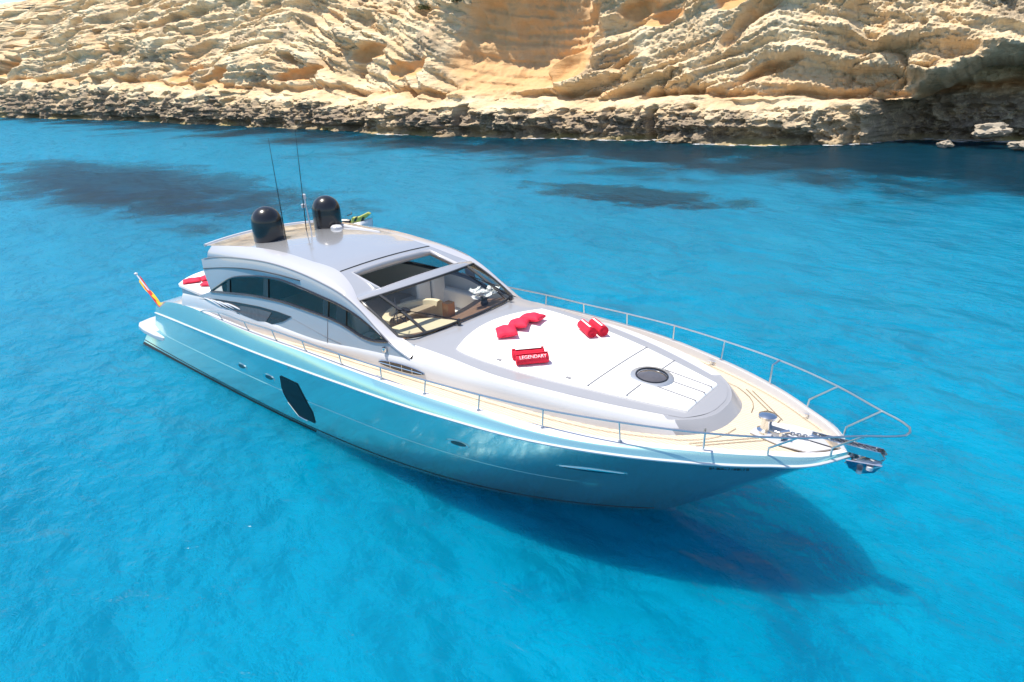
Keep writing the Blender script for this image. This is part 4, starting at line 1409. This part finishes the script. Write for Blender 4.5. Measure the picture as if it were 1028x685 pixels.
# flagpole and flag
pole = empty('flagpole'); pole.parent = yacht
fa, fb = Vector((.25, -1.93, 1.38)), Vector((-.83, -2.0, 2.21))
mb = MB(); mb.tube([fa, fb], [.028, .022], 8); mb.lathe([(0, -.06), (.06, -.02), (.06, .02), (0, .06)], fb, 12); mb.build('pole', MT['white'], pole)
mb = MB()
fr_ = []
for i, t in enumerate(np.linspace(.12, .9, 14)):
    p = fb.lerp(fa, t)
    row = []
    for j, s in enumerate(np.linspace(0, 1, 17)):
        q = p + Vector((.42 * s * (.6 + .4 * t), .06 * math.sin(s * 9 + t * 4), -.30 * s * (1 - .4 * t) + .05 * math.sin(t * 8 + s * 5)))
        row.append(q)
    fr_.append(row)
n = 17
vs = [p for r in fr_ for p in r]
for i in range(13):
    for j in range(16):
        mb.add([vs[i * n + j], vs[i * n + j + 1], vs[(i + 1) * n + j + 1], vs[(i + 1) * n + j]], [(0, 1, 2, 3)], 1 if 4 <= j < 12 else 0)
mb.build('flag', [MT['flagred'], MT['flagyellow']], pole, smooth=80)

# ------------------------------------------------------------------ things lying on the yacht
def cushion(loc, rot, sx, sy, sz, label, tilt=(0, 0)):
    mb = MB()
    n = 16
    top_, bot_ = [], []
    for i in range(n + 1):
        a, b = [], []
        for j in range(n + 1):
            u, v = 2 * i / n - 1, 2 * j / n - 1
            pin = 1 - .05 * (1 - abs(u)**2) * abs(v)**6 - 0
            pin2 = 1 - .05 * (1 - abs(v)**2) * abs(u)**6
            h = ((1 - abs(u)**2.6) * (1 - abs(v)**2.6))**.38
            w_ = .012 * math.sin(5 * u + 3 * v) * (1 - u * u)
            a.append((u * sx * pin2, v * sy * pin, h * sz + w_)); b.append((u * sx * pin2, v * sy * pin, -h * sz * .8))
        top_.append(a); bot_.append(b)
    mb.grid(top_); mb.grid(bot_, flip=True)
    o = mb.build('cushion', MT['redc'], None, smooth=70)
    o.location = loc
    o.rotation_euler = (tilt[0], tilt[1], rot)
    return tag(o, label, 'cushion', 'red cushions on the yacht')
Zp = pad_top
cushion((14.62, -.38, Zp(14.5, -.33) + .085), math.radians(46), .23, .25, .09, 'red cushion on the foredeck sun pad, nearest the LEGENDARY towels, of the row of three', (.03, -.10))
cushion((14.55, .12, Zp(14.38, .19) + .085), math.radians(30), .23, .25, .09, 'red cushion in the middle of the row of three behind the windscreen wipers', (-.06, -.10))
cushion((14.55, .62, Zp(14.36, .7) + .085), math.radians(12), .25, .23, .09, 'red cushion at the far end of the row of three, beside the port rail', (-.10, -.05))
cushion((2.15, -1.45, 2.30 + .06), math.radians(62), .27, .22, .055, 'red cushion on the white aft sun pad, the one nearest the flag', (.03, -.05))
cushion((2.25, -.95, 2.30 + .06), math.radians(80), .27, .22, .055, 'red cushion on the white aft sun pad, in the middle of the three lying there', (.0, -.05))
cushion((3.02, -1.22, 2.30 + .06), math.radians(38), .34, .19, .055, 'red cushion on the white aft sun pad, tucked against the cabin side', (.03, 0))

def towel(loc, rot, ln, r, label, text=None, bar=False):
    e = empty('rolled_towel', loc, rot)
    mb = MB()
    # rolled body: a spiral section drawn out along x
    sec = []
    turns = 3.2
    for k in range(90):
        a = turns * 2 * math.pi * k / 89
        q = r * (.22 + .78 * k / 89)
        sec.append((q * math.cos(a + .4), q * math.sin(a + .4)))
    rows = []
    for i, x in enumerate(np.linspace(-ln / 2, ln / 2, 9)):
        f = 1 - .03 * math.sin(i * 1.7)
        rows.append([(x, s[0] * f, r + s[1] * f) for s in sec])
    mb.grid(rows)
    b = mb.build('roll', MT['red'], e, smooth=60, solid=.012, weld=0)
    mb = MB()
    for x in (-ln / 2 + .015, ln / 2 - .015):
        c = [(x, .86 * r * math.cos(a), r + .86 * r * math.sin(a)) for a in np.linspace(0, 2 * math.pi, 25)[:-1]]
        mb.add(c, [tuple(range(24))])
    mb.build('roll_end', MT['red'], e, smooth=0)
    if text:
        # lettering wraps round the roll
        me_t = text_mesh('lettering', text, .096, MT['letter'], e, Matrix.Identity(4), .001)
        for v in me_t.data.vertices:
            a = math.radians(50) - v.co.y / (r * 1.06)
            rad = r * 1.06 + v.co.z + .004
            v.co = Vector((v.co.x, -rad * math.sin(a) * 1.0, r + rad * math.cos(a)))
    if bar:
        mb = MB()
        rows = []
        for x in np.linspace(-ln / 2 * .82, ln / 2 * .82, 12):
            rows.append([(x, -r * 1.07 * math.sin(a), r + r * 1.07 * math.cos(a)) for a in np.linspace(-.02, .30, 4)])
        mb.grid(rows); mb.build('lettering_band', MT['letter'], e, smooth=60)
    tag(e, label, 'towel', 'rolled red towels on the foredeck sun pad')
    return e
zz = Zp(15.6, -.9)
rot1 = math.radians(49)
d = Vector((math.cos(rot1), math.sin(rot1), 0)); nrm = Vector((-math.sin(rot1), math.cos(rot1), 0))
c0 = Vector((15.87, -1.08, Zp(15.8, -1.06)))
towel(c0, rot1, .64, .115, 'rolled red towel that reads LEGENDARY in white letters', 'LEGENDARY')
c1 = c0 + nrm * .27 + d * -.03
towel(c1, rot1, .64, .115, 'rolled red towel lying just behind the towel that reads LEGENDARY', None, True)
c2 = Vector((15.86, .86, Zp(15.7, 1.0)))
towel(c2, math.radians(-33), .58, .12, 'rolled red towel by the port rail, the one nearer the windscreen of that pair', None, True)
towel(c2 + Vector((.14, .24, -.01)), math.radians(-33), .58, .12, 'rolled red towel by the port rail, the one nearer the deck hatch of that pair', None, True)

# bouquet on the dashboard
fl = empty('flower_arrangement', (12.55, 1.2, 2.87))
tag(fl, 'white flower arrangement standing behind the windscreen on the dashboard', 'flowers')
mb = MB(); mb.lathe([(.07, 0), (.10, .06), (.08, .14), (.06, .16)], (0, 0, 0), 16); mb.build('vase', MT['black'], fl)
rnd = random.Random(5)
for k in range(24):
    a = rnd.uniform(0, 2 * math.pi); q = rnd.uniform(.05, .50)
    h = rnd.uniform(.10, .34)
    c = Vector((q * math.cos(a) * .5, q * math.sin(a), .12 + h))
    mb = MB()
    mb.tube([(0, 0, .1), c * .6 + Vector((0, 0, .05)), c], .008, 5)
    mb.build('stem', MT['leaf'], fl)
    mb = MB()
    ax_ = Vector((rnd.uniform(-.5, .4), rnd.uniform(-.6, .3), 1)).normalized()
    e1 = ax_.orthogonal().normalized(); e2_ = ax_.cross(e1)
    for p in range(6):
        b_ = 2 * math.pi * p / 6 + rnd.random() * .3
        o1 = e1 * math.cos(b_) + e2_ * math.sin(b_); o2 = ax_.cross(o1)
        dv = (o1 + ax_ * .30) * .105
        mb.add([c, c + dv * .55 + o2 * .058, c + dv * 1.1, c + dv * .55 - o2 * .058], [(0, 1, 2, 3)])
    mb.lathe([(.0, -.035), (.04, -.02), (.05, .01), (.03, .04), (0, .05)], c, 8)
    mb.build('blossom', MT['petal'], fl, smooth=0, solid=.01)

# ------------------------------------------------------------------ personal watercraft moored beyond the yacht
js = empty('jet_ski', (-8.05, 12.0, .05), math.radians(38))
tag(js, 'lime, black and white jet ski afloat beyond the yacht roof', 'jet ski')
mb = MB()
rows = []
for t in np.linspace(0, 1, 15):
    x = -1.5 + 3.1 * t
    wdt = .56 * (1 - max(0, t - .45)**2 / .32) if t > .45 else .56
    wdt = max(wdt, .03)
    zk = -.25 + .30 * max(0, t - .6) / .4
    rows.append([(x, 0, zk), (x, wdt * .8, -.12 + .35 * max(0, t - .6)), (x, wdt, .22 + .35 * t * t), (x, wdt * .6, .34 + .4 * t * t), (x, 0, .36 + .42 * t * t)])
mb.both(rows); mb.build('hull', MT['white'], js, smooth=35)
mb = MB()
rows = [[(x, sg_ * (.22 - .05 * abs(x)), .62), (x, sg_ * .26, .42)] for x in np.linspace(-1.3, .25, 6) for sg_ in (1,)]
mb.both([[(x, 0, .68 + .06 * math.cos(x * 3)) for x in np.linspace(-1.35, .3, 9)], [(x, .17, .64) for x in np.linspace(-1.35, .3, 9)], [(x, .25, .36) for x in np.linspace(-1.35, .3, 9)]]); mb.build('seat', MT['black'], js, smooth=50)
mb = MB()
mb.prism([(.35, -.16, .52), (1.0, -.17, .60), (1.55, -.10, 1.0), (1.4, -.12, 1.10), (.85, -.14, .86), (.45, -.14, .82)], (0, .30, 0)); mb.build('front_cowl', MT['lime'], js, smooth=30, bevel=.04)
mb = MB(); mb.tube([(.3, -.42, 1.02), (.42, -.1, 1.0), (.42, .1, 1.0), (.3, .42, 1.02)], .03, 6); mb.build('handlebar', MT['black'], js)
mb = MB()
for x in (.55, .95):
    mb.prism([(x, -.178, .60), (x + .14, -.178, .62), (x + .24, -.165, .86), (x + .12, -.165, .84)], (0, .33, 0))
mb.build('cowl_stripe', MT['black'], js, smooth=0)
mb = MB(); hullstripe = [[(x, .575, .02), (x, .585, .2)] for x in np.linspace(-1.4, .2, 5)]; mb.both(hullstripe); mb.build('side_stripe', MT['lime'], js, smooth=0)

# ------------------------------------------------------------------ boulders and shrubs on the cliff
foam = mat('white_foam', (.80, .84, .86), .8, var=.1)
mb = MB()
rnd = random.Random(11)
for x0, x1, n_ in ((-33, -26, 26), (-24, -14, 30), (2, 8, 22), (10, 22, 46), (-60, -50, 14), (-12, 0, 16)):
    for k in range(n_):
        x = rnd.uniform(x0, x1)
        i = int(np.argmin(np.abs(CLIFF_V[:, 0, 0] - x)))
        j = int(np.argmin(np.abs(CLIFF_V[i, :60, 2])))
        y = float(CLIFF_V[i, j, 1]) - rnd.uniform(.0, .7)
        m_ = 9
        o_ = [(x + rnd.uniform(.5, 1) * rnd.uniform(.25, .9) * math.cos(2 * math.pi * q / m_) * 1.2, y + rnd.uniform(.06, .28) * math.sin(2 * math.pi * q / m_), .02 + .004 * k) for q in range(m_)]
        mb.add(o_, [tuple(range(m_))])
fo = mb.build('sea_foam', foam, None, smooth=0, weld=0)
fo['kind'] = 'stuff'
rockm = mat('pale_boulder_rock', (.42, .36, .28), .95, spec=.1, var=.35, vscale=2.5, bump=.9, bscale=9)
def boulder(loc, s, seed, label):
    bm = bmesh.new()
    bmesh.ops.create_icosphere(bm, subdivisions=4, radius=1)
    co = np.array([v.co for v in bm.verts])
    d_ = 1 + .45 * fbm(co[:, 0] * 1.5 + seed, co[:, 1] * 1.2, co[:, 2] * 1.2, 4, seed)
    for v, k in zip(bm.verts, d_):
        v.co = Vector((v.co.x * s[0], v.co.y * s[1], v.co.z * s[2])) * float(k)
    me = bpy.data.meshes.new('boulder')
    bm.to_mesh(me); bm.free()
    me.materials.append(rockm)
    me.shade_smooth(); me.set_sharp_from_angle(angle=math.radians(30))
    o = bpy.data.objects.new('boulder', me)
    COL.objects.link(o)
    o.location = loc
    return tag(o, label, 'boulder', 'boulders at the foot of the cliff')
boulder((16.6, 72.2, 1.7), (1.5, 1.0, .62), 3, 'big pale boulder lit by the sun in front of the shaded cave')
boulder((19.4, 70.5, .5), (1.0, .8, .42), 5, 'low pale boulder at the waterline, right of the big pale boulder')
boulder((13.2, 70.6, .35), (.7, .6, .35), 8, 'small pale rock at the waterline in the mouth of the shaded cave')

leafm = mat('dry_shrub_leaves', (.10, .105, .035), .8, var=.5, vscale=1.2)
twig = mat('grey_twigs', (.12, .09, .06), .9)
def shrub_mesh(seed, dens=420):
    r = random.Random(seed)
    mb = MB()
    for k in range(dens):
        a, b = r.uniform(0, 2 * math.pi), math.acos(r.uniform(-.1, 1))
        q = r.uniform(.45, 1) * (1 + .25 * math.sin(3 * a + seed))
        c = Vector((q * math.cos(a) * math.sin(b), q * math.sin(a) * math.sin(b), .75 * q * math.cos(b) + .1))
        u = Vector((r.uniform(-1, 1), r.uniform(-1, 1), r.uniform(-1, 1))).normalized() * .16
        v = u.orthogonal().normalized() * .08
        mb.add([c - u, c + v, c + u, c - v], [(0, 1, 2, 3)])
    return mb
def cliff_top_at(x, z):
    d_ = (CLIFF_V[..., 0] - x)**2 + ((CLIFF_V[..., 2] - z) * 1.0)**2
    i = np.unravel_index(np.argmin(d_), d_.shape)
    return CLIFF_V[i]
protos = []
SHR = [(-62, 18.0, 1.5, 'round dark shrub near the top of the cliff, left of the orange bowl'), (-53, 18.4, 1.2, 'small shrub at the upper left rim of the orange bowl'), (-100, 24.2, 1.6, 'olive shrub high on the slope, straight above the radar domes'),
       (-142, 28, 2.2, 'dry olive shrub on the upper left slope'), (-168, 29.5, 2.4, 'wide dry shrub high on the left hillside'), (-190, 33, 2.4, 'dry shrub below the skyline at the far left'), (-206, 35.5, 2.0, 'small dry shrub close to the skyline at the far left'), (-125, 26, 1.8, 'dry shrub on the left slope above the crags')]
for i, (x, z, s, lb) in enumerate(SHR):
    p = cliff_top_at(x, z)
    e = empty('shrub', (float(p[0]), float(p[1]), float(p[2]) - .1), i * 1.3)
    e.scale = (s, s, s * .8)
    tag(e, lb, 'shrub', 'shrubs on the cliff')
    shrub_mesh(i + 3).build('foliage', leafm, e, smooth=0, weld=0)
    mb = MB()
    for k in range(4):
        a = k * 1.6 + i
        mb.tube([(0, 0, -.1), (.25 * math.cos(a), .25 * math.sin(a), .3)], [.05, .02], 5)
    mb.build('stem', twig, e)
